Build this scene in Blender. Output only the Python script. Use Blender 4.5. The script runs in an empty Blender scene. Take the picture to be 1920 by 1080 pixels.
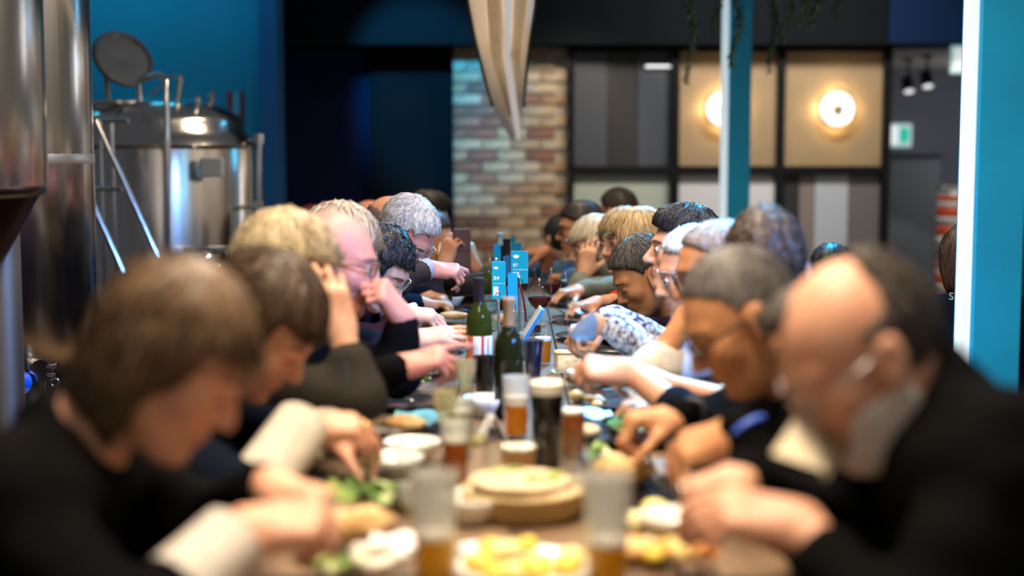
import bpy, math, random
import numpy as np
from mathutils import Matrix, Vector, noise as mnoise

scene = bpy.context.scene
COL = scene.collection
random.seed(7)
RNG = np.random.default_rng(11)
PI = math.pi

# ------------------------------------------------------------------ camera
CAM_H, PITCH, FPX = 1.35, math.atan(252 / 2666.67), 2666.67
cam_data = bpy.data.cameras.new('camera')
cam = bpy.data.objects.new('camera', cam_data)
COL.objects.link(cam)
cam.location = (0, 0, CAM_H)
cam.rotation_euler = (PI / 2 - PITCH, 0, 0)
cam_data.sensor_width = 36
cam_data.lens = 50
cam_data.clip_start = 0.05
cam_data.dof.use_dof = True
cam_data.dof.focus_distance = 4.45
cam_data.dof.aperture_fstop = 1.3
scene.camera = cam

# ------------------------------------------------------------------ world, exposure
world = bpy.data.worlds.new('room_ambience')
scene.world = world
world.use_nodes = True
world.node_tree.nodes['Background'].inputs[0].default_value = (0.62, 0.66, 0.75, 1)
world.node_tree.nodes['Background'].inputs[1].default_value = 0.11
vs = scene.view_settings
vs.view_transform = 'Standard'
vs.look = 'None'
vs.exposure = 0.0
vs.gamma = 1.0
vs.use_curve_mapping = False
scene.cycles.max_bounces = 7
scene.cycles.transparent_max_bounces = 24
scene.cycles.sample_clamp_indirect = 4.0
scene.cycles.caustics_reflective = False
scene.cycles.caustics_refractive = False


def area_light(name, loc, target, size, power, color, size_y=None, spread=180):
    l = bpy.data.lights.new(name, 'AREA')
    l.energy = power
    l.color = color
    l.size = size
    if size_y:
        l.shape = 'RECTANGLE'
        l.size_y = size_y
    l.spread = math.radians(spread)
    o = bpy.data.objects.new(name, l)
    COL.objects.link(o)
    o.location = loc
    d = Vector(target) - Vector(loc)
    o.rotation_euler = d.to_track_quat('-Z', 'Y').to_euler()
    return o


def spot_light(name, loc, target, power, color, angle=60, blend=0.6, radius=0.08):
    l = bpy.data.lights.new(name, 'SPOT')
    l.energy = power
    l.color = color
    l.spot_size = math.radians(angle)
    l.spot_blend = blend
    l.shadow_soft_size = radius
    o = bpy.data.objects.new(name, l)
    COL.objects.link(o)
    o.location = loc
    d = Vector(target) - Vector(loc)
    o.rotation_euler = d.to_track_quat('-Z', 'Y').to_euler()
    return o


WARM = (1.0, 0.80, 0.58)
CYAN = (0.04, 0.50, 1.0)
# warm pendant lamps that hang in a row over the table, above the frame
for i, yy in enumerate((1.7, 3.3, 4.9, 6.5)):
    area_light('table_lamp_light', (0.0, yy, 2.95), (0.0, yy, 0.75), 0.55, (82, 50, 38, 34)[i], WARM, 0.9, 150)
# blue venue wash lights from the right side and from the left wall
spot_light('blue_wash_light', (2.3, 1.0, 2.7), (-0.36, 4.05, 1.08), 1300, (0.15, 0.38, 1.0), 27)
spot_light('blue_wash_light', (1.12, 4.65, 3.3), (0.74, 3.55, 1.1), 2100, CYAN, 30)
spot_light('blue_wash_light', (1.2, 7.4, 3.2), (0.55, 5.4, 1.1), 1500, CYAN, 40)
spot_light('blue_wash_light', (-1.2, 9.2, 2.9), (-0.60, 10.95, 1.85), 480, CYAN, 38)
area_light('blue_wall_light', (-2.6, 8.6, 3.1), (-2.6, 9.6, 1.2), 1.6, 16, (0.06, 0.62, 0.95), 0.3)
spot_light('brick_downlight', (0.75, 9.6, 2.9), (0.30, 11.0, 1.15), 110, (1.0, 0.78, 0.52), 50)
area_light('passage_fill_light', (4.9, 12.6, 1.7), (3.0, 13.0, 1.4), 0.8, 20, (0.95, 0.92, 0.95), 1.2)  # unseen fill added to brighten the passage
for xx in (-1.5, 1.5):
    area_light('front_wall_fill', (xx, -1.4, 3.0), (xx, -2.6, 1.5), 1.6, 42, (1.0, 0.90, 0.78), 0.3)  # added to brighten the unseen front wall that the steel mirrors
for yy in (0.5, 3.5, 6.5):
    area_light('side_wall_fill', (4.2, yy, 3.4), (5.2, yy, 1.6), 1.6, 40, (1.0, 0.90, 0.78), 0.3)  # added fill on the unseen side wall, for the tank reflections
area_light('partition_fill', (1.9, 9.4, 3.2), (1.9, 11.0, 0.5), 1.6, 55, (1.0, 0.93, 0.84), 0.4, 130)  # added out of view to brighten the partition panels

# ------------------------------------------------------------------ materials
MATS = {}


def mat(name, color=(0.5, 0.5, 0.5), rough=0.6, metal=0.0, spec=0.5, var=0.0, vscale=8.0, bump=0.0, bscale=40.0,
        stretch=(1, 1, 1), emit=None, estr=0.0, sss=0.0, trans=0.0, color2=None, attr=None, alpha=1.0, coat=0.0, ior=1.45, aniso=0.0):
    if name in MATS:
        return MATS[name]
    m = bpy.data.materials.new(name)
    m.use_nodes = True
    nt = m.node_tree
    b = nt.nodes['Principled BSDF']
    b.inputs['Base Color'].default_value = (*color, 1)
    b.inputs['Roughness'].default_value = rough
    b.inputs['Metallic'].default_value = metal
    b.inputs['Specular IOR Level'].default_value = spec
    b.inputs['IOR'].default_value = ior
    b.inputs['Transmission Weight'].default_value = trans
    b.inputs['Alpha'].default_value = alpha
    b.inputs['Coat Weight'].default_value = coat
    b.inputs['Anisotropic'].default_value = aniso
    if sss:
        b.inputs['Subsurface Weight'].default_value = sss
        b.inputs['Subsurface Radius'].default_value = (0.012, 0.005, 0.003)
        b.inputs['Subsurface Scale'].default_value = 1.0
    if emit:
        b.inputs['Emission Color'].default_value = (*emit, 1)
        b.inputs['Emission Strength'].default_value = estr
    co = None
    if var or bump:
        tc = nt.nodes.new('ShaderNodeTexCoord')
        mp = nt.nodes.new('ShaderNodeMapping')
        mp.inputs['Scale'].default_value = stretch
        nt.links.new(tc.outputs['Object'], mp.inputs['Vector'])
        co = mp.outputs['Vector']
    if attr:
        at = nt.nodes.new('ShaderNodeAttribute')
        at.attribute_name = attr
        r = nt.nodes.new('ShaderNodeMix')
        r.data_type = 'RGBA'
        r.inputs[6].default_value = (*color, 1)
        r.inputs[7].default_value = (*(color2 or color), 1)
        nt.links.new(at.outputs['Fac'], r.inputs[0])
        nt.links.new(r.outputs[2], b.inputs['Base Color'])
    elif var:
        n = nt.nodes.new('ShaderNodeTexNoise')
        n.inputs['Scale'].default_value = vscale
        n.inputs['Detail'].default_value = 5
        nt.links.new(co, n.inputs['Vector'])
        r = nt.nodes.new('ShaderNodeValToRGB')
        c2 = color2 or tuple(c * (1 - var) for c in color)
        r.color_ramp.elements[0].position = 0.35
        r.color_ramp.elements[0].color = (*c2, 1)
        r.color_ramp.elements[1].position = 0.65
        r.color_ramp.elements[1].color = (*color, 1)
        nt.links.new(n.outputs['Fac'], r.inputs['Fac'])
        nt.links.new(r.outputs['Color'], b.inputs['Base Color'])
    if bump:
        n = nt.nodes.new('ShaderNodeTexNoise')
        n.inputs['Scale'].default_value = bscale
        n.inputs['Detail'].default_value = 4
        nt.links.new(co, n.inputs['Vector'])
        bp = nt.nodes.new('ShaderNodeBump')
        bp.inputs['Strength'].default_value = bump
        bp.inputs['Distance'].default_value = 0.01
        nt.links.new(n.outputs['Fac'], bp.inputs['Height'])
        nt.links.new(bp.outputs['Normal'], b.inputs['Normal'])
    MATS[name] = m
    return m


def glass_mat(name, tint=(0.96, 0.98, 0.98), fac=0.12):
    """thin clear glass: mostly see-through with a fresnel gloss"""
    if name in MATS:
        return MATS[name]
    m = bpy.data.materials.new(name)
    m.use_nodes = True
    nt = m.node_tree
    nt.nodes.remove(nt.nodes['Principled BSDF'])
    out = nt.nodes['Material Output']
    t = nt.nodes.new('ShaderNodeBsdfTransparent')
    t.inputs['Color'].default_value = (*tint, 1)
    g = nt.nodes.new('ShaderNodeBsdfGlossy')
    g.inputs['Roughness'].default_value = 0.06
    lw = nt.nodes.new('ShaderNodeLayerWeight')
    lw.inputs['Blend'].default_value = 0.25
    ad = nt.nodes.new('ShaderNodeMath')
    ad.operation = 'MULTIPLY_ADD'
    ad.inputs[1].default_value = 0.34
    ad.inputs[2].default_value = fac * 0.15
    pw = nt.nodes.new('ShaderNodeMath')
    pw.operation = 'POWER'
    pw.inputs[1].default_value = 3.0
    lw.inputs['Blend'].default_value = 0.5
    nt.links.new(lw.outputs['Facing'], pw.inputs[0])
    nt.links.new(pw.outputs[0], ad.inputs[0])
    mx = nt.nodes.new('ShaderNodeMixShader')
    nt.links.new(ad.outputs[0], mx.inputs[0])
    nt.links.new(t.outputs[0], mx.inputs[1])
    nt.links.new(g.outputs[0], mx.inputs[2])
    nt.links.new(mx.outputs[0], out.inputs['Surface'])
    MATS[name] = m
    return m


def liquid_mat(name, color, see=0.45):
    """clear drink: tinted see-through part, translucent body and a gloss"""
    if name in MATS:
        return MATS[name]
    m = bpy.data.materials.new(name)
    m.use_nodes = True
    nt = m.node_tree
    b = nt.nodes['Principled BSDF']
    b.inputs['Base Color'].default_value = (*color, 1)
    b.inputs['Roughness'].default_value = 0.1
    t = nt.nodes.new('ShaderNodeBsdfTransparent')
    t.inputs['Color'].default_value = (*[min(1, c * 1.25) for c in color], 1)
    tr = nt.nodes.new('ShaderNodeBsdfTranslucent')
    tr.inputs['Color'].default_value = (*color, 1)
    m1 = nt.nodes.new('ShaderNodeMixShader')
    m1.inputs[0].default_value = 0.6
    nt.links.new(b.outputs[0], m1.inputs[1])
    nt.links.new(tr.outputs[0], m1.inputs[2])
    m2 = nt.nodes.new('ShaderNodeMixShader')
    m2.inputs[0].default_value = see
    nt.links.new(m1.outputs[0], m2.inputs[1])
    nt.links.new(t.outputs[0], m2.inputs[2])
    nt.links.new(m2.outputs[0], nt.nodes['Material Output'].inputs['Surface'])
    MATS[name] = m
    return m


# ------------------------------------------------------------------ mesh helpers
def V(*a):
    return np.array(a if len(a) > 1 else a[0], dtype=np.float64)


def unit(v):
    v = np.asarray(v, float)
    return v / (np.linalg.norm(v) + 1e-12)


def P(px, py, y):
    """world point at depth y seen at a pixel of the 1920x1080 frame"""
    r = V((px - 960) / FPX, math.cos(PITCH) + (540 - py) / FPX * math.sin(PITCH), -math.sin(PITCH) + (540 - py) / FPX * math.cos(PITCH))
    t = y / r[1]
    return V(0, 0, CAM_H) + r * t


def new_mesh(name, verts, faces, smooth=True):
    me = bpy.data.meshes.new(name)
    verts = np.asarray(verts, np.float32).reshape(-1, 3)
    if isinstance(faces, np.ndarray):
        nv, k = len(verts), faces.shape[1]
        me.vertices.add(nv)
        me.vertices.foreach_set('co', verts.ravel())
        me.loops.add(faces.size)
        me.loops.foreach_set('vertex_index', faces.astype(np.int32).ravel())
        me.polygons.add(len(faces))
        me.polygons.foreach_set('loop_start', np.arange(0, faces.size, k, dtype=np.int32))
        me.update(calc_edges=True)
    else:
        me.from_pydata(verts.tolist(), [], faces)
    if smooth:
        me.polygons.foreach_set('use_smooth', np.ones(len(me.polygons), bool))
    me.update()
    return me


def link(name, data, parent=None, loc=(0, 0, 0), rot=(0, 0, 0)):
    o = bpy.data.objects.new(name, data)
    COL.objects.link(o)
    if parent is not None:
        o.parent = parent
    o.location = loc
    o.rotation_euler = rot
    return o


def tag(o, label=None, cat=None, group=None, kind=None):
    if label:
        o['label'] = label
    if cat:
        o['category'] = cat
    if group:
        o['group'] = group
    if kind:
        o['kind'] = kind
    return o


def thing(name, label, cat, loc=(0, 0, 0), rotz=0.0, group=None):
    o = link(name, None, None, loc, (0, 0, rotz))
    return tag(o, label, cat, group)


class MB:
    """collects simple shapes into one mesh"""

    def __init__(s):
        s.v, s.f = [], []

    def add(s, v, f):
        b = len(s.v)
        s.v.extend([tuple(map(float, p)) for p in v])
        s.f.extend([tuple(int(i) + b for i in q) for q in f])
        return s

    def box(s, lo, hi, bev=0.0):
        x0, y0, z0 = lo
        x1, y1, z1 = hi
        if bev <= 0:
            v = [(x, y, z) for x in (x0, x1) for y in (y0, y1) for z in (z0, z1)]
            f = [(0, 1, 3, 2), (4, 6, 7, 5), (0, 4, 5, 1), (2, 3, 7, 6), (0, 2, 6, 4), (1, 5, 7, 3)]
            return s.add(v, f)
        b = bev
        v = []
        for sx in (0, 1):
            for sy in (0, 1):
                for sz in (0, 1):
                    X, Y, Z = (x0, x1)[sx], (y0, y1)[sy], (z0, z1)[sz]
                    ix, iy, iz = (1, -1)[sx] * b, (1, -1)[sy] * b, (1, -1)[sz] * b
                    v += [(X, Y + iy, Z + iz), (X + ix, Y, Z + iz), (X + ix, Y + iy, Z)]
        I = lambda sx, sy, sz, k: (sx * 4 + sy * 2 + sz) * 3 + k
        f = []
        for sx in (0, 1):
            q = [I(sx, 0, 0, 0), I(sx, 1, 0, 0), I(sx, 1, 1, 0), I(sx, 0, 1, 0)]
            f.append(q if sx else q[::-1])
        for sy in (0, 1):
            q = [I(0, sy, 0, 1), I(1, sy, 0, 1), I(1, sy, 1, 1), I(0, sy, 1, 1)]
            f.append(q[::-1] if sy else q)
        for sz in (0, 1):
            q = [I(0, 0, sz, 2), I(1, 0, sz, 2), I(1, 1, sz, 2), I(0, 1, sz, 2)]
            f.append(q if sz else q[::-1])
        for a in (0, 1):
            for c in (0, 1):
                f.append((I(0, a, c, 1), I(1, a, c, 1), I(1, a, c, 2), I(0, a, c, 2)))
                f.append((I(a, 0, c, 0), I(a, 1, c, 0), I(a, 1, c, 2), I(a, 0, c, 2)))
                f.append((I(a, c, 0, 0), I(a, c, 1, 0), I(a, c, 1, 1), I(a, c, 0, 1)))
        for sx in (0, 1):
            for sy in (0, 1):
                for sz in (0, 1):
                    f.append((I(sx, sy, sz, 0), I(sx, sy, sz, 1), I(sx, sy, sz, 2)))
        return s.add(v, f)

    def lathe(s, prof, n=28, c=(0, 0, 0), M=None):
        v, f = [], []
        for (r, z) in prof:
            for k in range(n):
                a = 2 * PI * k / n
                v.append((r * math.cos(a), r * math.sin(a), z))
        for i in range(len(prof) - 1):
            for k in range(n):
                k2 = (k + 1) % n
                f.append((i * n + k, i * n + k2, (i + 1) * n + k2, (i + 1) * n + k))
        v = np.array(v)
        if M is not None:
            v = v @ np.asarray(M).T
        return s.add(v + V(c), f)

    def tube(s, pts, r, n=8, cap=True, closed=False):
        pts = [V(p) for p in pts]
        m = len(pts)
        rr = r if hasattr(r, '__len__') else [r] * m
        v, f = [], []
        up = None
        for i in range(m):
            if closed:
                t = unit(pts[(i + 1) % m] - pts[i - 1])
            else:
                t = unit(pts[min(i + 1, m - 1)] - pts[max(i - 1, 0)])
            if up is None:
                up = V(0, 0, 1) if abs(t[2]) < 0.9 else V(1, 0, 0)
            a = unit(np.cross(t, up))
            up = unit(np.cross(a, t))
            for k in range(n):
                th = 2 * PI * k / n
                v.append(pts[i] + rr[i] * (math.cos(th) * a + math.sin(th) * up))
        segs = m if closed else m - 1
        for i in range(segs):
            j = (i + 1) % m
            for k in range(n):
                k2 = (k + 1) % n
                f.append((i * n + k, j * n + k, j * n + k2, i * n + k2))
        if cap and not closed:
            f.append(tuple(range(n)))
            f.append(tuple((m - 1) * n + k for k in reversed(range(n))))
        return s.add(v, f)

    def prism(s, poly, z0, z1, c=(0, 0, 0), M=None):
        n = len(poly)
        v = [(p[0], p[1], z0) for p in poly] + [(p[0], p[1], z1) for p in poly]
        f = [tuple(reversed(range(n))), tuple(range(n, 2 * n))]
        f += [(i, (i + 1) % n, n + (i + 1) % n, n + i) for i in range(n)]
        v = np.array(v)
        if M is not None:
            v = v @ np.asarray(M).T
        return s.add(v + V(c), f)

    def sphere(s, c, r, n=12, m=8, M=None, disp=None):
        r = V(r) if hasattr(r, '__len__') else V(r, r, r)
        v, f = [], []
        for i in range(m + 1):
            t = PI * i / m
            for k in range(n):
                a = 2 * PI * k / n
                p = V(math.sin(t) * math.cos(a), math.sin(t) * math.sin(a), math.cos(t))
                q = p * r
                if disp:
                    q = q * (1 + disp(p))
                v.append(q)
        for i in range(m):
            for k in range(n):
                k2 = (k + 1) % n
                f.append((i * n + k, (i + 1) * n + k, (i + 1) * n + k2, i * n + k2))
        v = np.array(v)
        if M is not None:
            v = v @ np.asarray(M).T
        return s.add(v + V(c), f)

    def mesh(s, name, smooth=False, mt=None):
        me = new_mesh(name, s.v, s.f, smooth)
        if mt:
            me.materials.append(mt)
        return me

    def build(s, name, mt, parent=None, smooth=False, loc=(0, 0, 0), rot=(0, 0, 0), auto=None):
        me = s.mesh(name, smooth or auto is not None, mt)
        if smooth and auto is None:
            auto = 55
        if auto is not None:
            me.set_sharp_from_angle(angle=math.radians(auto))
        return link(name, me, parent, loc, rot)


def frame_z(z, xh=(1, 0, 0)):
    """3x3 with its z column along z"""
    z = unit(z)
    xh = V(xh)
    if abs(np.dot(z, unit(xh))) > 0.95:
        xh = V(0, 1, 0)
    y = unit(np.cross(z, xh))
    x = np.cross(y, z)
    return np.stack([x, y, z], 1)


def copy_tree(root, loc, rotz=None, label=None, group=None):
    c = root.copy()
    COL.objects.link(c)
    c.location = loc
    if rotz is not None:
        c.rotation_euler[2] = rotz
    if label:
        c['label'] = label
    if group:
        c['group'] = group
    for ch in list(root.children):
        d = ch.copy()
        COL.objects.link(d)
        d.parent = c
        for g in list(ch.children):
            e = g.copy()
            COL.objects.link(e)
            e.parent = d
    return c


def text_obj(name, body, size, mt, parent, loc, rot, align='LEFT'):
    cu = bpy.data.curves.new(name, 'FONT')
    cu.body = body
    cu.size = size
    cu.align_x = align
    cu.extrude = 0.0002
    cu.materials.append(mt)
    tmp = bpy.data.objects.new(name + '_curve', cu)
    COL.objects.link(tmp)
    me = bpy.data.meshes.new_from_object(tmp)
    bpy.data.objects.remove(tmp)
    bpy.data.curves.remove(cu)
    me.name = name
    return link(name, me, parent, loc, rot)

# ------------------------------------------------------------------ the setting
STEEL = mat('brushed_steel', (0.66, 0.63, 0.59), 0.19, 1.0, bump=0.05, bscale=60, stretch=(1, 1, 0.02), aniso=0.2)
STEEL_DARK = mat('dull_steel', (0.30, 0.29, 0.28), 0.45, 1.0)
CHROME = mat('polished_steel', (0.75, 0.74, 0.72), 0.14, 1.0)
BLACK = mat('black_paint', (0.012, 0.012, 0.014), 0.45)
NAVY = mat('navy_panel', (0.008, 0.014, 0.045), 0.8, spec=0.1)
CHARCOAL = mat('charcoal_panel', (0.006, 0.0065, 0.008), 0.8, spec=0.1)
TEAL = mat('teal_wall_paint', (0.015, 0.24, 0.36), 0.8, var=0.12, vscale=2)


def struct(name, mb, mt, parent=None, smooth=False):
    o = mb.build(name, mt, parent, smooth)
    if parent is None:
        o['kind'] = 'structure'
    return o


struct('floor', MB().box((-6, -2.5, -0.1), (6, 16, 0)), mat('concrete_floor', (0.10, 0.095, 0.09), 0.35, var=0.4, vscale=3))
xL = P(465, 300, 9.5)[0]
struct('wall_left_back', MB().box((-6, 9.5, 0), (xL, 9.7, 4.2)), TEAL)
a, b_ = P(487, 300, 9.3)[0], P(524, 300, 9.3)[0]
struct('trim_1', MB().box((a, 9.3, 0), (b_, 9.55, 4.2), 0.01), mat('blue_pier_paint', (0.012, 0.10, 0.26), 0.75))
struct('trim_2', MB().box((xL, 9.42, 0), (a, 9.55, 4.2), 0.008), TEAL)
xn0, xn1, xb0, xb1 = P(490, 300, 11.2)[0], P(690, 300, 11)[0], P(850, 300, 11)[0], P(1066, 300, 11)[0]
zb = P(960, 84, 10.8)[2]
struct('wall_back_navy', MB().box((xn0 - 0.6, 11.2, 0), (xn1, 11.4, 4.2)), NAVY)
struct('wall_back_black', MB().box((xn1, 11.15, 0), (xb0, 11.4, 4.2)), CHARCOAL)
struct('ceiling_bulkhead', MB().box((b_ - 0.4, 10.75, zb), (P(1666, 0, 10.75)[0], 11.3, 4.2)), mat('bulkhead_black', (0.006, 0.008, 0.010), 0.9, spec=0.05))
struct('ceiling_bulkhead_blue_lit', MB().box((P(1666, 0, 10.75)[0] + 0.002, 10.7, zb + 0.01), (6, 11.3, 4.2)), mat('bulkhead_blue_lit', (0.006, 0.018, 0.055), 0.9, spec=0.05))  # blue light on this bulkhead section is painted as navy

struct('wall_right', MB().box((5.2, -2.5, 0), (5.4, 10.6, 4.2)), mat('side_plaster', (0.55, 0.50, 0.44), 0.85))
struct('wall_front', MB().box((-6, -2.7, 0), (6, -2.5, 4.2)), mat('front_plaster', (0.55, 0.52, 0.48), 0.85))

# brick pier, every brick a piece of its own
wb = struct('wall_brick', MB().box((xb0 + 0.012, 11.0, 0), (xb1 - 0.012, 11.25, zb + 0.05)), mat('mortar', (0.42, 0.37, 0.31), 0.9, bump=0.3, bscale=60))
brick_cols = [(0.40, 0.26, 0.16), (0.46, 0.35, 0.23), (0.25, 0.115, 0.08), (0.20, 0.12, 0.09), (0.50, 0.41, 0.30), (0.31, 0.16, 0.11)]
bm_ = [mat('brick_%d' % i, c, 0.85, var=0.35, vscale=18, bump=0.4, bscale=50) for i, c in enumerate(brick_cols)]
full, half = [], []
for m in bm_:
    full.append(MB().box((-0.107, -0.02, -0.037), (0.107, 0.08, 0.037), 0.005).mesh('brick', False, m))
    half.append(MB().box((-0.050, -0.02, -0.037), (0.050, 0.08, 0.037), 0.005).mesh('brick', False, m))
row, z = 0, 0.043
while z < zb:
    x = xb0 + 0.11
    edge = []
    if row % 2:
        edge = [(xb0 + 0.052, 1)]
        x = xb0 + 0.052 + 0.05 + 0.012 + 0.107
    while x + 0.107 < xb1 + 0.01:
        edge.append((x, 0))
        x += 0.226
    if x - 0.107 + 0.1 < xb1:
        edge.append((x - 0.107 + 0.05, 1))
    for (bx, h) in edge:
        i = random.choice([0, 0, 1, 1, 1, 2, 3, 4, 4, 5])
        link('brick', (half if h else full)[i], wb, (bx, 11.0 - random.uniform(0, 0.006), z), (0, random.uniform(-0.008, 0.008), 0))
    row += 1
    z += 0.086

# framed partition with panels
FR = mat('partition_frame', (0.008, 0.008, 0.009), 0.6, spec=0.1)
win = thing('window_1', None, None, (0, 0, 0))
win['kind'] = 'structure'
yp = 10.95
Xp = lambda px: P(px, 300, yp)[0]
Zp = lambda py: P(1400, py, yp)[2]


def bar(x0, x1, z0, z1):
    MB().box((x0, yp - 0.06, z0), (x1, yp + 0.06, z1), 0.004).build('window_frame', FR, win)


for (p0, p1) in ((1066, 1076), (1255, 1272), (1453, 1468), (1651, 1666)):
    bar(Xp(p0), Xp(p1), 0.0, zb)
for (p0, p1) in ((1076, 1255), (1272, 1453), (1468, 1651)):
    bar(Xp(p0), Xp(p1), Zp(97), zb)
    bar(Xp(p0), Xp(p1), Zp(326), Zp(311))
    bar(Xp(p0), Xp(p1), 0.0, 0.06)


def pane(p0, p1, q0, q1, m, dy=0.0):
    MB().box((Xp(p0), yp + dy, Zp(q1)), (Xp(p1), yp + dy + 0.02, Zp(q0))).build('pane', m, win)


PG = [mat('pane_grey', (0.045, 0.052, 0.068), 0.5), mat('pane_dark', (0.02, 0.02, 0.023), 0.5), mat('pane_cream', (0.29, 0.205, 0.115), 0.6, var=0.1, vscale=6),
      mat('pane_sage', (0.34, 0.39, 0.34), 0.5), mat('pane_silver', (0.58, 0.58, 0.60), 0.5), mat('pane_brown', (0.2, 0.165, 0.15), 0.5)]
pane(1076, 1137, 97, 311, PG[0])
pane(1137, 1196, 97, 311, PG[1], 0.01)
pane(1196, 1255, 97, 311, PG[0])
pane(1272, 1453, 97, 311, PG[2])
pane(1468, 1651, 97, 311, PG[2])
zf = 288 + (1.35 - 0.06) * FPX / yp
pane(1076, 1255, 326, zf, PG[3])
pane(1272, 1453, 326, zf, PG[4])
pane(1468, 1500, 326, zf, PG[1])
pane(1500, 1530, 326, zf, PG[5], 0.005)
pane(1530, 1591, 326, zf, mat('pane_blue_grey', (0.40, 0.43, 0.48), 0.5))
pane(1591, 1651, 326, zf, mat('pane_umber', (0.13, 0.12, 0.12), 0.5), 0.005)

# glowing bar in place of a tube lamp reflection, upper left panel
t = thing('tube_reflection', 'slim white glowing bar imitating a tube lamp reflection in the upper left dark panel of the partition', 'light', (Xp(1233), yp - 0.02, Zp(125)))
w = Xp(1261) - Xp(1206)
MB().box((-w / 2, -0.012, 0.008), (w / 2, 0.02, 0.022), 0.003).build('housing', FR, t)  # backing strip added behind the reflection bar
MB().tube([(-w / 2 + 0.01, -0.004, 0), (w / 2 - 0.01, -0.004, 0)], 0.012, 10).build('tube', mat('tube_reflection_glow', (1, 1, 1), 0.4, emit=(0.92, 0.95, 1), estr=0.6), t, True)

# two round brass wall lamps, back-lit
BRASS = mat('aged_brass', (0.42, 0.27, 0.10), 0.3, 1.0)
for k, px in enumerate((1563, 1352)):
    lp = thing('wall_lamp', ('round brass-rimmed wall lamp glowing on the cream panel right of the blue column',
                             'round brass-rimmed wall lamp half hidden behind the blue column')[k], 'lamp', (Xp(px), yp, Zp(205)), 0, 'round wall lamps')
    R = 0.132
    q = Matrix.Rotation(PI / 2, 4, 'X')
    MB().lathe([(0.0, 0), (0.05, 0), (0.05, 0.06), (0, 0.06)], 20).build('stem', BRASS, lp, rot=(PI / 2, 0, 0))
    MB().lathe([(0.0, 0.075), (R, 0.075), (R, 0.09), (R * 0.97, 0.095), (0, 0.095)], 40).build('diffuser', mat('lamp_diffuser', (1, 1, 1), 0.5, emit=(1.0, 0.90, 0.78), estr=0.75), lp, rot=(PI / 2, 0, 0))
    rim = [(R * 1.06 * math.cos(a), -0.085, R * 1.06 * math.sin(a)) for a in np.linspace(0, 2 * PI, 41)[:-1]]
    MB().tube(rim, 0.010, 8, closed=True).build('rim', BRASS, lp, True)
    MB().lathe([(0.0, 0.09), (0.034, 0.09), (0.034, 0.12), (0.026, 0.13), (0, 0.13)], 20).build('knob', BRASS, lp, True, rot=(PI / 2, 0, 0))
    l2 = bpy.data.lights.new('wall_lamp_back_light', 'POINT')
    l2.energy = 1.4
    l2.color = (1.0, 0.70, 0.32)
    l2.shadow_soft_size = 0.02
    link('wall_lamp_back_light', l2, lp, (0.0, -0.062, 0.11))
    link('wall_lamp_back_light', l2, lp, (0.0, -0.062, -0.11))
    link('wall_lamp_back_light', l2, lp, (0.11, -0.062, 0))
    link('wall_lamp_back_light', l2, lp, (-0.11, -0.062, 0))

# passage on the right
GREYW = mat('slate_wall_paint', (0.11, 0.125, 0.145), 0.8)
struct('wall_passage_back', MB().box((2.6, 14.2, 0), (6, 14.4, 4.2)), GREYW)
struct('ceiling_passage', MB().box((2.6, 11.3, zb), (6, 14.2, zb + 0.1)), mat('passage_ceiling', (0.30, 0.28, 0.27), 0.85))
cb = thing('cabinet', 'tall flat grey cabinet in the passage below the green exit sign', 'cabinet', (0, 0, 0))
x0, x1, zt = P(1640, 300, 13.6)[0], P(1762, 300, 13.6)[0], P(1700, 296, 13.6)[2]
CAB = mat('cabinet_grey', (0.085, 0.095, 0.11), 0.5)
MB().box((x0, 13.6, 0), (x1, 14.18, zt), 0.01).build('body', CAB, cb)
MB().box((x0 + 0.03, 13.575, 0.08), (x1 - 0.06, 13.6, zt - 0.05), 0.005).build('door', CAB, cb)
MB().box((x0, 13.57, zt), (x1 + 0.02, 14.18, zt + 0.03), 0.005).build('top', FR, cb)


def exit_sign(c, w, h, label):
    e = thing('exit_sign', label, 'sign', tuple(c))
    MB().box((-w / 2, -0.03, -h / 2), (w / 2, 0.03, h / 2), 0.008).build('housing', mat('sign_white', (0.7, 0.75, 0.75), 0.5, emit=(0.45, 0.75, 0.75), estr=0.45), e)
    MB().box((-w * 0.42, -0.036, -h * 0.36), (-w * 0.02, -0.031, h * 0.38)).build('white_panel', mat('sign_glow_white', (0.9, 0.9, 0.9), 0.5, emit=(0.9, 0.95, 0.97), estr=0.6), e)
    MB().box((0.0, -0.036, -h * 0.30), (w * 0.38, -0.031, h * 0.32)).build('green_panel', mat('sign_glow_green', (0.0, 0.4, 0.3), 0.5, emit=(0.0, 0.50, 0.36), estr=0.7), e)
    return e


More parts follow.
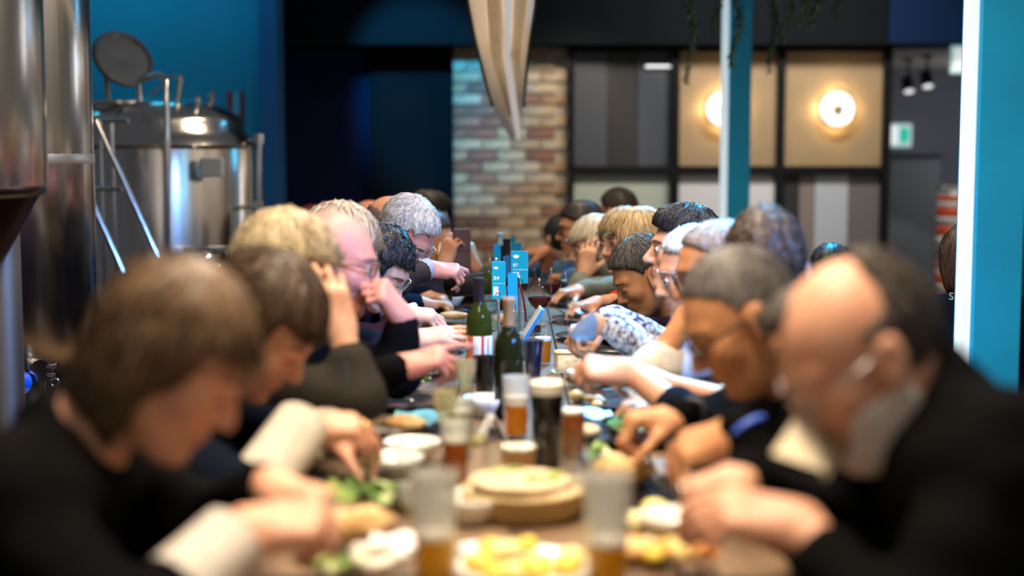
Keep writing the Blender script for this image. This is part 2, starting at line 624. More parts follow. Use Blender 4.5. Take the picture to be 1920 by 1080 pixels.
exit_sign(P(1684, 254, 14.16), 0.256, 0.23, 'small lit green and white exit sign above the grey cabinet')
es = exit_sign(P(1815, 112, 10.9), 0.26, 0.215, 'lit green exit sign cut off by the near blue column')
MB().box((-0.05, -0.01, 0.10), (0.05, 0.01, zb + 0.03 - es.location[2])).build('mount', BLACK, es)
for k, (px, py, yy) in enumerate(((1703, 158, 12.4), (1738, 148, 11.9))):
    s_ = thing('spotlight', ('black ceiling spotlight in the passage, the left and lower of two', 'black ceiling spotlight in the passage, the right and nearer of two')[k], 'spotlight', tuple(P(px, py, yy)), 0, 'passage spotlights')
    MB().lathe([(0.0, 0.06), (0.055, 0.055), (0.055, -0.075), (0.045, -0.075), (0.045, -0.06), (0, -0.06)], 18).build('can', BLACK, s_, True, rot=(-0.5, 0, 0))
    MB().lathe([(0, -0.062), (0.044, -0.062), (0.044, -0.07), (0, -0.075)], 18).build('lens', mat('spot_glow', (1, 1, 1), 0.4, emit=(0.95, 0.93, 0.95), estr=0.9), s_, rot=(-0.5, 0, 0))
    zz = zb - P(px, py, yy)[2]
    MB().tube([(0, 0, 0.05), (0, 0, zz)], 0.012, 8).build('stem', BLACK, s_)
    MB().lathe([(0, zz), (0.05, zz), (0.05, zz - 0.02), (0, zz - 0.02)], 16).build('mount', BLACK, s_)
    lt = bpy.data.lights.new('spotlight_light', 'SPOT')
    lt.energy = 40
    lt.spot_size = 1.4
    lt.color = (1, 0.9, 0.82)
    link('spotlight_light', lt, s_, (0, -0.02, -0.09), (0.15, 0, 0))

# keg stack
KW, KR, KS = mat('keg_white', (0.62, 0.60, 0.57), 0.5), mat('keg_red', (0.55, 0.06, 0.012), 0.5), mat('keg_steel', (0.5, 0.49, 0.46), 0.4, 0.8)
kc = P(1797, 300, 11.5)
for k in range(2):
    kg = thing('beer_keg', ('red and white banded steel keg, topmost of its stack by the passage', 'steel keg underneath the red banded keg in the passage')[k], 'keg', (kc[0], 11.5, 0.545 * (1 - k)), 0, 'stacked kegs')
    R = 0.155
    prof = [(0, 0.02), (R - 0.02, 0.02), (R - 0.01, 0.0), (R, 0.01), (R, 0.06), (R * 0.98, 0.075), (R * 0.98, 0.46), (R, 0.475), (R * 0.9, 0.50), (R * 0.86, 0.50), (R * 0.86, 0.54), (R * 0.82, 0.545), (R * 0.80, 0.50), (0, 0.49)]
    MB().lathe(prof, 32).build('barrel', KS, kg, auto=40)
    for (z0, z1, m) in ((0.425, 0.468, KR), (0.385, 0.42, KW), (0.30, 0.375, KR), (0.262, 0.298, KW), (0.15, 0.225, KR), (0.08, 0.14, KW)):
        MB().lathe([(R * 0.97, z0), (R * 1.004, z0 + 0.004), (R * 1.004, z1 - 0.004), (R * 0.97, z1)], 32).build('band', m, kg, True)

# blue columns with led strips
COLP = mat('column_cyan_paint', (0.002, 0.36, 0.68), 0.55, var=0.12, vscale=5)
LED = mat('led_diffuser', (0.85, 0.9, 0.9), 0.5, emit=(0.62, 0.88, 1.0), estr=0.52)
for k, (p0, p1, p2, yy) in enumerate(((1809, 1832, 1926, 4.0), (1352, 1365, 1407, 8.5))):
    x0, x1, x2 = P(p0, 288, yy)[0], P(p1, 288, yy)[0], P(p2, 288, yy)[0]
    st = link('column_%d' % (k + 1), None)
    st['kind'] = 'structure'
    MB().box((x1, yy, 0), (x2, yy + 0.17, 4.2), 0.006).build('post', COLP, st)
    MB().box((x0, yy + 0.004, 0), (x1 - 0.001, yy + 0.05, 4.2), 0.004).build('led_strip', LED, st)
    area_light('column_led_light', (x0 - 0.012, yy + 0.03, 1.7), (x0 - 1.5, yy - 0.2, 1.5), 0.03, (14, 10)[k], (0.08, 0.55, 1.0), 2.6)

# fire extinguisher sign on the teal wall
sc_ = P(443, 200, 9.48)
fs = thing('fire_sign', 'red sign with a pale blue U shape on the teal wall', 'sign', (sc_[0], 9.49, sc_[2]))
MB().box((-0.06, -0.004, -0.11), (0.06, 0.008, 0.10), 0.002).build('plate', mat('sign_red', (0.30, 0.012, 0.018), 0.5), fs)
u = [(-0.022, 0.095), (0.022, 0.095)] + [(0.022 * math.cos(a), -0.03 - 0.022 * math.sin(a)) for a in np.linspace(0, PI, 9)]
MB().prism(u, 0.0, 0.003, (0, -0.005, 0), np.array([[1, 0, 0], [0, 0, -1], [0, 1, 0]])).build('symbol', mat('sign_pale', (0.05, 0.38, 0.5), 0.5), fs)
MB().box((-0.045, -0.0055, -0.095), (0.045, -0.004, -0.06)).build('text_strip', mat('sign_mauve', (0.16, 0.05, 0.12), 0.5), fs)

# ------------------------------------------------------------------ brewing tanks
def tank_rings(mb, R, zs, dr=0.006, w=0.02):
    for z in zs:
        mb.lathe([(R - 0.002, z - w), (R + dr, z - w * 0.6), (R + dr, z + w * 0.6), (R - 0.002, z + w)], 64)
    return mb


# near conical fermenter, cut by the left frame edge
ca = V(P(88, 300, 3.62)[0] - 0.522, 3.62)
zA = P(60, 372, 3.5)[2]
ft = thing('fermenter_tank', 'steel conical fermenter at the left edge with its cone hanging over people', 'tank', (ca[0], ca[1], 0))
R = 0.5
MB().lathe([(0, 3.1), (R * 0.6, 3.05), (R * 0.95, 2.9), (R, 2.8), (R, zA + 0.03), (R * 0.985, zA + 0.008), (R * 0.955, zA)], 72).build('body', STEEL, ft, True)
MB().lathe([(R * 0.955, zA), (R * 0.93, zA - 0.02), (0.06, zA - 0.76), (0.05, zA - 0.84), (0, zA - 0.84)], 72).build('cone', mat('cone_red_reflection', (0.16, 0.07, 0.065), 0.28, 1.0), ft, True)  # dark red reflection put into the cone's steel colour
for k, (ang, lr) in enumerate(((-0.35, 0.05), (1.2, 0.05), (2.8, 0.05), (4.3, 0.05))):
    lx, ly = 0.42 * math.cos(ang), 0.42 * math.sin(ang)
    if k == 0:
        lx = P(6, 600, 3.80)[0] - ca[0]
        ly = 0.18
    MB().lathe([(0, 0), (lr * 1.7, 0), (lr * 1.7, 0.02), (lr, 0.03), (lr, zA - 0.02), (0, zA)], 24, (lx, ly, 0)).build('leg', STEEL_DARK, ft, True)
MB().tube([(R * math.cos(-1.3) * 1.005, R * math.sin(-1.3) * 1.005, zA + 0.9), (R * math.cos(-0.9) * 1.01, R * math.sin(-0.9) * 1.01, zA + 0.68), (R * math.cos(-0.5) * 1.01, R * math.sin(-0.5) * 1.01, zA + 0.35)], 0.006, 6).build('cable', mat('tan_cable', (0.45, 0.30, 0.16), 0.5), ft, True)

# bright tank behind it
cB = V(P(177, 300, 4.7)[0] - 0.483, 4.75)
bt = thing('bright_tank', 'tall plain steel cylinder tank with a sample valve behind the fermenter', 'tank', (cB[0], cB[1], 0))
R = 0.45
MB().lathe([(0, 0.30), (R * 0.5, 0.31), (R * 0.9, 0.35), (R, 0.42), (R, 3.0), (R * 0.9, 3.12), (0, 3.2)], 72).build('body', STEEL, bt, True)
tank_rings(MB(), R, (P(150, 298, 4.5)[2],), 0.0012, 0.022).build('weld_band', mat('weld_band', (0.70, 0.68, 0.64), 0.35, 1.0), bt, True)
for ang in (-0.6, 0.8, 2.4, 3.8):
    MB().lathe([(0, 0), (0.07, 0), (0.07, 0.015), (0.035, 0.02), (0.035, 0.4), (0, 0.4)], 18, (0.36 * math.cos(ang), 0.36 * math.sin(ang), 0)).build('leg', STEEL_DARK, bt, True)
vp = P(72, 698, 4.42)
lv = (vp[0] - cB[0], vp[1] - cB[1])
yv = -math.sqrt(R * R - lv[0] ** 2)
vz = vp[2]
MB().tube([(lv[0], yv + 0.03, vz), (lv[0], yv - 0.05, vz)], 0.022, 16).build('valve_body', CHROME, bt, True)
MB().lathe([(0.0, 0.0), (0.036, 0), (0.036, 0.014), (0, 0.014)], 22, (lv[0], yv - 0.04, vz), frame_z((0, -1, 0))).build('clamp_ring', CHROME, bt, True)
MB().tube([(lv[0] + 0.02, yv - 0.05, vz + 0.014), (lv[0] + 0.055, yv - 0.055, vz + 0.02)], 0.006, 8).tube([(lv[0] + 0.02, yv - 0.05, vz - 0.012), (lv[0] + 0.05, yv - 0.055, vz - 0.012)], 0.006, 8).build('clamp_screw', CHROME, bt, True)
MB().tube([(lv[0] + 0.045 + 0.013 * math.cos(a), yv - 0.055, vz - 0.035 + 0.013 * math.sin(a)) for a in np.linspace(0, 2 * PI, 13)[:-1]], 0.003, 6, closed=True).build('chain_ring', CHROME, bt, True)
MB().lathe([(0, 0), (0.030, 0), (0.034, 0.006), (0.034, 0.03), (0.026, 0.036), (0.026, 0.06), (0, 0.06)], 22, (lv[0] - 0.045, yv - 0.06, vz - 0.035), frame_z((-0.5, -0.75, 0.1))).build('blue_cap', mat('blue_cap', (0.0, 0.07, 0.55), 0.4), bt, auto=40)
MB().tube([(lv[0], yv - 0.01, vz - 0.02), (lv[0], yv - 0.01, vz - 0.13)], 0.012, 10).build('drain_tube', CHROME, bt, True)
MB().box((lv[0] - 0.10, yv - 0.05, vz - 0.15), (lv[0] + 0.06, yv + 0.02, vz - 0.135), 0.003).build('bracket', CHROME, bt)

# brew kettle further back
cD = V(P(298, 300, 7.4)[0], 7.4)
kt = thing('brew_kettle', 'domed steel brew kettle with an open round hatch and bent pipe', 'kettle', (cD[0], cD[1], 0))
R = 0.485
z1, z2, z3 = P(300, 268, 7.0)[2], P(300, 245, 7.0)[2], P(300, 183, 7.4)[2]
MB().lathe([(0, 0.35), (R * 0.8, 0.36), (R, 0.42), (R, z1 - 0.02), (R * 0.99, z1)], 72).build('body', STEEL, kt, True)
MB().lathe([(R * 1.0, z1 - 0.03), (R * 1.02, z1 - 0.01), (R * 0.97, z1 + 0.03), (R * 0.90, z2), (R * 0.90, z2 + 0.05), (R * 0.86, z2 + 0.075)], 72).build('shoulder', STEEL, kt, True)
MB().lathe([(R * 0.86, z2 + 0.075), (R * 0.7, z2 + 0.135), (R * 0.45, z3 - 0.02), (R * 0.2, z3), (0, z3)], 72).build('dome', STEEL, kt, True)
for ang in (-0.8, 0.8, 2.4, 4.0):
    MB().lathe([(0, 0), (0.06, 0), (0.035, 0.02), (0.035, 0.45), (0, 0.45)], 16, (0.4 * math.cos(ang), 0.4 * math.sin(ang), 0)).build('leg', STEEL_DARK, kt, True)
# manway neck and open lid
mw = P(222, 205, 7.2) - V(cD[0], cD[1], 0)
MB().lathe([(0.12, -0.06), (0.12, 0.02), (0.135, 0.025), (0.135, 0.04), (0.11, 0.04), (0.11, -0.06)], 32, mw).build('hatch_neck', STEEL, kt, auto=40)
lc = P(229, 112, 7.25) - V(cD[0], cD[1], 0)
ML = frame_z((0.52, -0.62, 0.42))
lid = MB().lathe([(0, -0.012), (0.135, -0.008), (0.15, 0.0), (0.15, 0.012), (0.14, 0.016), (0.132, 0.006), (0, 0.002)], 44, lc, ML).build('hatch_lid', mat('lid_steel', (0.45, 0.47, 0.48), 0.22, 1.0), kt, auto=35)
ring = [lc + ML @ V(0.148 * math.cos(a), 0.148 * math.sin(a), 0.008) for a in np.linspace(0, 2 * PI, 41)[:-1]]
MB().tube(ring, 0.012, 8, closed=True).build('lid_rim', mat('lid_rubber', (0.10, 0.09, 0.085), 0.4, 0.5), lid, True)
MB().tube([mw + V(-0.06, 0.05, 0.03), lc + ML @ V(-0.09, 0, -0.02) * 1.0], 0.014, 8).build('hinge_arm', STEEL_DARK, kt, True)
o3 = V(cD[0], cD[1], 0)
pp = [P(262, 190, 6.95), P(260, 155, 6.95), P(266, 147, 6.93), P(300, 140, 6.85), P(309, 144, 6.83), P(312, 156, 6.82), P(313, 300, 6.82), P(314, 640, 6.82)]
MB().tube([p - o3 for p in pp], 0.016, 12).build('bent_pipe', CHROME, kt, True)
MB().tube([P(312, 262, 6.82) - o3, P(312, 272, 6.82) - o3], 0.022, 12).build('pipe_union', CHROME, kt, True)
for (px, py, ln) in ((332, 190, 0.11), (366, 215, 0.07), (392, 200, 0.05)):
    q = P(px, py, 7.15) - o3
    MB().tube([q, q + V(0.02, 0, ln)], 0.014, 10).tube([q + V(0.0, 0, ln), q + V(0.03, 0, ln + 0.02)], 0.012, 8).build('dome_fitting', CHROME, kt, True)
MB().tube([P(282, 178, 6.95) - o3, P(330, 138, 7.0) - o3], 0.006, 6).build('lever', STEEL_DARK, kt, True)
q0, q1 = P(376, 332, 6.93) - o3, P(418, 296, 6.93) - o3
MB().box((q0[0], q0[1] - 0.02, q0[2]), (q1[0], q0[1] + 0.05, q1[2]), 0.006).build('name_plate', mat('plate_pale', (0.55, 0.60, 0.66), 0.3, 0.6), kt)
sg = [P(486, 262, 7.2) - o3, P(486, 480, 7.2) - o3]
MB().tube(sg, 0.012, 10).build('sight_tube', CHROME, kt, True)
for py in (262, 388):
    q = P(486, py, 7.2) - o3
    MB().tube([q + V(-0.07, 0.1, 0), q], 0.012, 8).tube([q + V(0, 0, -0.02), q + V(0, 0, 0.03)], 0.022, 10).build('sight_fitting', CHROME, kt, True)
MB().tube([P(345, 470, 6.8) - o3, P(450, 468, 6.8) - o3], 0.018, 10).tube([P(390, 470, 6.75) - o3, P(395, 520, 6.75) - o3], 0.03, 12).tube([P(428, 468, 6.75) - o3, P(432, 510, 6.75) - o3], 0.014, 12).build('manifold_pipe', CHROME, kt, True)
MB().sphere(P(388, 486, 6.7) - o3, 0.035).sphere(P(410, 505, 6.7) - o3, 0.025).build('manifold_valve', CHROME, kt, True)

# ladder frame in front of the kettle
ld = thing('access_ladder', 'steel tube ladder frame leaning in front of the brew kettle', 'ladder', (cD[0] - 0.3, 6.5, 0))
o4 = V(cD[0] - 0.3, 6.5, 0)
foot = lambda px: [P(px, 228, 6.5) - o4, V(*(P(px, 228, 6.5) - o4)[:2], 0.0)]
for px in (187, 209):
    MB().tube(foot(px), 0.010, 10).build('upright', CHROME, ld, True)
a1, a2 = P(180, 226, 6.45) - o4, P(284, 455, 6.45) - o4
MB().tube([a1, a2, a2 + (a2 - a1) * 1.0], 0.014, 10).build('stringer', CHROME, ld, True)
a1, a2 = P(170, 375, 6.4) - o4, P(212, 468, 6.4) - o4
MB().tube([a1, a2, a2 + (a2 - a1) * 2.0], 0.014, 10).build('stringer', CHROME, ld, True)
for py, p1 in ((226, 240), (354, 229)):
    MB().tube([P(176, py, 6.47) - o4, P(p1, py, 6.47) - o4], 0.011, 10).build('rung', CHROME, ld, True)

# ------------------------------------------------------------------ hanging pendant sculpture
pn = thing('pendant_light', 'cream slatted sculptural pendant light tapering down over the far table', 'light', (0, 5.5, 2.0))
po = V(0, 5.5, 2.0)
ys = lambda py: 4.7 + (py + 120) / 380 * 3.2
lerp = lambda py, tab: float(np.interp(py, [t[0] for t in tab], [t[1] for t in tab]))
LO = [(-120, 862), (0, 880), (60, 891), (100, 901), (140, 911), (175, 920), (220, 938), (262, 962)]
LI = [(-120, 905), (0, 911), (60, 915), (110, 918), (175, 940), (230, 957), (262, 968)]
CL = [(-120, 939), (0, 943), (60, 946), (110, 944), (150, 951), (175, 954), (230, 962), (262, 970)]
CR = [(-120, 962), (0, 961), (60, 959), (110, 956), (150, 962), (175, 966), (230, 974), (262, 975)]
RI = [(-120, 993), (0, 990), (60, 984), (110, 976), (150, 975), (175, 976), (230, 977), (262, 978)]
RO = [(-120, 1010), (0, 1002), (60, 993), (110, 987), (150, 984), (175, 981), (230, 979), (262, 979.5)]
def veneer_mat(name, c):
    m = mat(name, c, 0.7)
    nt = m.node_tree
    tr = nt.nodes.new('ShaderNodeBsdfTranslucent')
    tr.inputs['Color'].default_value = (*c, 1)
    mx = nt.nodes.new('ShaderNodeMixShader')
    mx.inputs[0].default_value = 0.5
    nt.links.new(nt.nodes['Principled BSDF'].outputs[0], mx.inputs[1])
    nt.links.new(tr.outputs[0], mx.inputs[2])
    nt.links.new(mx.outputs[0], nt.nodes['Material Output'].inputs['Surface'])
    return m


CREAM = veneer_mat('pendant_cream', (0.80, 0.75, 0.68))
SLAT = veneer_mat('pendant_slat', (0.70, 0.63, 0.52))


def ribbon(A, B, name, m, dza=0.0, dzb=0.0, p0=-120, p1=262, n=26, th=0.01, pts=None):
    mb = MB()
    v = []
    for py in np.linspace(p0, p1, n):
        y = ys(py)
        a, b = P(lerp(py, A), py, y) - po, P(lerp(py, B), py, y) - po
        a[2] += dza
        b[2] += dzb
        v += [a, b, b + V(0, 0, th), a + V(0, 0, th)]
    f = []
    for i in range(n - 1):
        for k in range(4):
            k2 = (k + 1) % 4
            f.append((i * 4 + k, i * 4 + k2, i * 4 + 4 + k2, i * 4 + 4 + k))
    f += [(3, 2, 1, 0), tuple((n - 1) * 4 + k for k in range(4))]
    mb.add(v, f)
    return mb.build(name, m, pn, False)


ribbon(LO, LI, 'side_flap', CREAM, -0.02, 0.03)
ribbon(RI, RO, 'side_flap', CREAM, 0.03, -0.02)
ribbon(CL, CR, 'centre_strip', mat('pendant_white', (0.8, 0.78, 0.76), 0.5, emit=(1, 0.95, 0.9), estr=0.4))
mixt = lambda A, B, f: [(p, lerp(p, A) * (1 - f) + lerp(p, B) * f) for p in range(-120, 263, 14)]
for (A, B) in ((LI, CL), (CR, RI)):
    for k in range(7):
        f0, f1 = (k + 0.12) / 7, (k + 0.85) / 7
        ribbon(mixt(A, B, f0), mixt(A, B, f1), 'slat', SLAT, 0.02, 0.02, -120, 225, 14, 0.006)
    for py in (-40, 34, 106, 175):
        y = ys(py)
        MB().tube([P(lerp(py, A), py, y) - po + V(0, 0, 0.03), P(lerp(py, B), py, y) - po + V(0, 0, 0.03)], 0.004, 6).build('cross_bar', BLACK, pn)
LOx = [(p, x - 4) for p, x in LO]
ribbon(LOx, LO, 'edge_band', mat('pendant_edge', (0.05, 0.035, 0.03), 0.6), -0.03, -0.03, -120, 190)
ROx = [(p, x + 4) for p, x in RO]
ribbon(RO, ROx, 'edge_band', mat('pendant_edge', (0.05, 0.035, 0.03), 0.6), -0.03, -0.03, -120, 190)
for py, px in ((-100, 935), (60, 950), (180, 962)):
    q = P(px, py, ys(py)) - po
    MB().tube([q + V(0, 0, 0.01), q + V(0, 0, 2.2)], 0.002, 5).build('cable', mat('grey_cable', (0.1, 0.1, 0.1), 0.5), pn)

# ------------------------------------------------------------------ hanging greenery
GREEN = [mat('fern_green', (0.035, 0.075, 0.035), 0.6, var=0.4), mat('fern_light', (0.07, 0.11, 0.05), 0.6, var=0.4)]


def vine(px, y, ylo, spread, label, gi):
    top = P(px, -140, y)
    bot = P(px + random.uniform(-6, 6), ylo, y)
    v = thing('hanging_vine', label, 'plant', tuple(top), 0, 'hanging vines from the ceiling')
    L = top[2] - bot[2]
    pts = [V(0.02 * math.sin(k * 1.3), 0.015 * math.cos(k), -L * k / 9) for k in range(10)]
    MB().tube(pts, 0.003, 5).build('stem', GREEN[0], v)
    mb = MB()
    n = int(L * 420)
    for i in range(n):
        t = i / n
        c = V(0.02 * math.sin(t * 9 * 1.3), 0.015 * math.cos(t * 9), -L * t)
        a = random.uniform(0, 2 * PI)
        s = spread * 1.25 * random.uniform(0.6, 1.1) * (1.0 - 0.55 * t)
        d = V(math.cos(a) * s, math.sin(a) * s, -s * random.uniform(0.5, 1.1))
        sd = unit(np.cross(d, V(0, 0, 1))) * s * 0.16
        mb.add([c, c + d * 0.5 + sd, c + d, c + d * 0.5 - sd + V(0, 0, 0.004)], [(0, 1, 2), (0, 2, 3)])
    o = mb.build('foliage', GREEN[gi], v)
    o['kind'] = 'stuff'


for (px, y, ylo, sp, gi, lb) in ((1297, 7.4, 158, 0.050, 0, 'long trailing green vine left of the far blue column'), (1383, 7.3, 122, 0.055, 0, 'dark green vine hanging in front of the far blue column'),
                                 (1345, 7.6, 70, 0.05, 0, 'short vine tip touching the left edge of the far blue column'), (1452, 7.4, 138, 0.045, 0, 'thin trailing vine just right of the far blue column'),
                                 (1478, 7.2, 82, 0.05, 0, 'short dark vine above the right lamp panel frame'), (1510, 7.0, 50, 0.06, 1, 'bushy pale green vine tip at the top of the picture'),
                                 (1534, 7.0, 52, 0.06, 1, 'bushy bright green vine tip, the lower of a pair at the top'), (1575, 7.1, 38, 0.045, 1, 'small vine tip at the top above the right wall lamp')):
    vine(px, y, ylo, sp, lb, gi)

# ------------------------------------------------------------------ implicit surfaces for people
F4 = np.float32


def smin(a, b, k):
    h = np.maximum(k - np.abs(a - b), 0) / k
    return np.minimum(a, b) - h * h * (k * 0.25)


def smax(a, b, k):
    return -smin(-a, -b, k)


def ell(x, y, z, c, r):
    X, Y, Z = (x - c[0]) / r[0], (y - c[1]) / r[1], (z - c[2]) / r[2]
    k0 = np.sqrt(X * X + Y * Y + Z * Z)
    k1 = np.sqrt((X / r[0]) ** 2 + (Y / r[1]) ** 2 + (Z / r[2]) ** 2) + 1e-6
    return k0 * (k0 - 1) / k1


def capl(x, y, z, a, b, ra, rb):
    b0, b1, b2 = b[0] - a[0], b[1] - a[1], b[2] - a[2]
    X, Y, Z = x - a[0], y - a[1], z - a[2]
    t = np.clip((X * b0 + Y * b1 + Z * b2) / (b0 * b0 + b1 * b1 + b2 * b2 + 1e-12), 0, 1)
    return np.sqrt((X - t * b0) ** 2 + (Y - t * b1) ** 2 + (Z - t * b2) ** 2) - (ra + (rb - ra) * t)


class Field:
    def __init__(s, lo, hi, h):
        s.lo, s.h = np.asarray(lo, F4), h
        s.n = np.ceil((np.asarray(hi) - s.lo) / h).astype(int) + 2
        s.d = np.full(s.n, 1.0, F4)
        s.ax = [(s.lo[i] + h * np.arange(s.n[i])).astype(F4) for i in range(3)]

    def sl(s, lo, hi):
        i0 = np.clip(np.floor((np.asarray(lo) - s.lo) / s.h).astype(int), 0, s.n)
        i1 = np.clip(np.ceil((np.asarray(hi) - s.lo) / s.h).astype(int) + 1, 0, s.n)
        return tuple(slice(a, b) for a, b in zip(i0, i1))

    def grid(s, sl):
        return s.ax[0][sl[0]][:, None, None], s.ax[1][sl[1]][None, :, None], s.ax[2][sl[2]][None, None, :]

    def mix(s, sl, d, k):
        D = s.d[sl]
        if D.size:
            s.d[sl] = smin(D, d.astype(F4), k)

    def cap(s, a, b, ra, rb, k=0.012):
        a, b = np.asarray(a, float), np.asarray(b, float)
        pad = max(ra, rb) + k + 2.5 * s.h
        sl = s.sl(np.minimum(a, b) - pad, np.maximum(a, b) + pad)
        x, y, z = s.grid(sl)
        s.mix(sl, capl(x, y, z, a, b, ra, rb), k)

    def local(s, c, M, lo, hi, fn, k, sc=1.0):
        """mix in fn given in a local frame M (columns) at c inside the local box lo..hi"""
        cs = np.array([[x, y, z] for x in (lo[0], hi[0]) for y in (lo[1], hi[1]) for z in (lo[2], hi[2])]) * sc
        w = cs @ M.T + c
        sl = s.sl(w.min(0), w.max(0))
        x, y, z = s.grid(sl)
        x, y, z = x - F4(c[0]), y - F4(c[1]), z - F4(c[2])
        M = (M / sc).astype(F4)
        u = x * M[0, 0] + y * M[1, 0] + z * M[2, 0]
        v = x * M[0, 1] + y * M[1, 1] + z * M[2, 1]
        w_ = x * M[0, 2] + y * M[1, 2] + z * M[2, 2]
        s.mix(sl, fn(u, v, w_) * sc, k)

    def mesh(s):
        d, h = s.d, s.h
        S = d < 0
        c = S[:-1, :-1, :-1].astype(np.int8)
        for o in ((1, 0, 0), (0, 1, 0), (0, 0, 1), (1, 1, 0), (1, 0, 1), (0, 1, 1), (1, 1, 1)):
            c = c + S[o[0]:S.shape[0] - 1 + o[0], o[1]:S.shape[1] - 1 + o[1], o[2]:S.shape[2] - 1 + o[2]]
        act = (c > 0) & (c < 8)
        ids = np.argwhere(act)
        idx = np.full(act.shape, -1, np.int32)
        idx[act] = np.arange(len(ids), dtype=np.int32)
        offs = np.array([[i, j, k] for i in (0, 1) for j in (0, 1) for k in (0, 1)])
        vals = np.stack([d[ids[:, 0] + o[0], ids[:, 1] + o[1], ids[:, 2] + o[2]] for o in offs], 1)
        acc = np.zeros((len(ids), 3))
        w = np.zeros(len(ids))
        for a in range(8):
            for b in range(a + 1, 8):
                if np.abs(offs[a] - offs[b]).sum() != 1:
                    continue
                va, vb = vals[:, a], vals[:, b]
                m = (va < 0) != (vb < 0)
                t = np.where(m, va / np.where(m, va - vb, 1), 0)
                acc += m[:, None] * (offs[a] + t[:, None] * (offs[b] - offs[a]))
                w += m
        verts = s.lo + h * (ids + acc / w[:, None])
        quads = []
        for ax in range(3):
            o = [0, 0, 0]
            o[ax] = 1
            A = S[:S.shape[0] - o[0], :S.shape[1] - o[1], :S.shape[2] - o[2]]
            B = S[o[0]:, o[1]:, o[2]:]
            e = np.argwhere(A != B)
            u, v = (ax + 1) % 3, (ax + 2) % 3
            ok = (e[:, u] > 0) & (e[:, v] > 0) & (e[:, u] < S.shape[u] - 1) & (e[:, v] < S.shape[v] - 1)
            e = e[ok]
            eu, ev = np.zeros(3, int), np.zeros(3, int)
            eu[u] = 1
            ev[v] = 1
            q = np.stack([idx[tuple((e - eu - ev).T)], idx[tuple((e - ev).T)], idx[tuple(e.T)], idx[tuple((e - eu).T)]], 1)
            flip = ~A[tuple(e.T)]
            q[flip] = q[flip][:, ::-1]
            quads.append(q)
        q = np.concatenate(quads)
        return verts, q[(q >= 0).all(1)]


def relax(v, q, it=1, f=0.5):
    for _ in range(it):
        s = np.zeros_like(v)
        n = np.zeros(len(v))
        for a, b in ((0, 1), (1, 2), (2, 3), (3, 0)):
            for i, j in ((a, b), (b, a)):
                n += np.bincount(q[:, i], minlength=len(v))
                for k in range(3):
                    s[:, k] += np.bincount(q[:, i], weights=v[q[:, j], k], minlength=len(v))
        v = v * (1 - f) + f * s / np.maximum(n, 1)[:, None]
    return v


# ------------------------------------------------------------------ head
LIP_U = ((0.094, 0, -0.0535), (0.083, 0.021, -0.0575))
LIP_D = ((0.092, 0, -0.0660), (0.082, 0.019, -0.0615))


def head_fn(age=0.3, fat=0.0, nose=1.0, jaw=1.0):
    def fn(x, y, z):
        a = np.abs(y)
        d = ell(x, y, z, (-0.012, 0, 0.030), (0.098, 0.077, 0.090))
        d = smin(d, ell(x, y, z, (0.026, 0, -0.030), (0.060, 0.060 + fat, 0.084)), 0.03)
        d = smin(d, ell(x, a, z, (0.052, 0.040, -0.020), (0.028, 0.022 + fat, 0.024)), 0.022)
        d = smin(d, capl(x, a, z, (-0.008, 0.048 + fat, -0.052), (0.058, 0.018, -0.098), 0.019 * jaw, 0.017), 0.032)
        d = smin(d, ell(x, y, z, (0.073, 0, -0.099), (0.020, 0.023, 0.018)), 0.02)
        if fat:
            d = smin(d, ell(x, y, z, (0.02, 0, -0.10), (0.045, 0.045, 0.03)), 0.03)
        d = smin(d, capl(x, a, z, (0.082, 0.012, 0.030), (0.066, 0.046, 0.029), 0.011, 0.009), 0.014)
        d = smax(d, -(ell(x, a, z, (0.099, 0.031, 0.006), (0.017, 0.019, 0.014))), 0.012)
        d = smin(d, ell(x, a, z, (0.0725, 0.031, 0.006), (0.0160, 0.0170, 0.0135)), 0.004)
        d = smin(d, capl(x, y, z, (0.083, 0, 0.020), (0.104 + 0.004 * nose, 0, -0.026), 0.0075, 0.0115 * nose), 0.012)
        d = smin(d, ell(x, a, z, (0.093, 0.0125, -0.031), (0.012, 0.008, 0.008)), 0.007)
        d = smin(d, ell(x, y, z, (0.072, 0, -0.060), (0.022, 0.028, 0.022)), 0.015)
        d = smin(d, capl(x, a, z, LIP_U[0], LIP_U[1], 0.0055, 0.0035), 0.005)
        d = smin(d, capl(x, a, z, LIP_D[0], LIP_D[1], 0.0065, 0.004), 0.005)
        d = smax(d, -capl(x, a, z, (0.102, 0, -0.0595), (0.087, 0.024, -0.0605), 0.0026, 0.002), 0.003)
        # ears: tilted disc with a hollow and a lobe
        u = x + 0.30 * z
        e = ell(u, a, z, (-0.012, 0.0850, -0.002), (0.021, 0.0095, 0.034))
        e = smax(e, -ell(u, a, z, (-0.006, 0.0960, 0.002), (0.011, 0.009, 0.020)), 0.005)
        d = smin(d, e, 0.008)
        return d
    return fn


# ------------------------------------------------------------------ hands
POSES = {  # finger curls per joint (index..little), thumb (yaw out, curl)
    'relaxed': ([(28, 30, 18), (34, 34, 20), (38, 38, 22), (42, 40, 24)], (42, 18)),
    'flat': ([(6, 10, 8), (8, 10, 8), (9, 12, 8), (12, 14, 10)], (46, 8)),
    'grip': ([(58, 72, 40), (64, 78, 44), (68, 80, 46), (70, 80, 46)], (35, 45)),
    'pinch': ([(48, 46, 22), (56, 56, 30), (64, 66, 38), (70, 72, 40)], (28, 30)),
    'drape': ([(22, 46, 22), (40, 50, 28), (46, 54, 30), (50, 56, 32)], (60, 20)),
    'cup': ([(20, 30, 20), (24, 32, 22), (28, 34, 24), (34, 36, 26)], (50, 15)),
    'point': ([(6, 12, 8), (40, 60, 34), (56, 70, 40), (62, 74, 40)], (30, 35)),
    'phone': ([(30, 50, 24), (34, 52, 26), (38, 54, 28), (44, 56, 30)], (62, 12)),
}
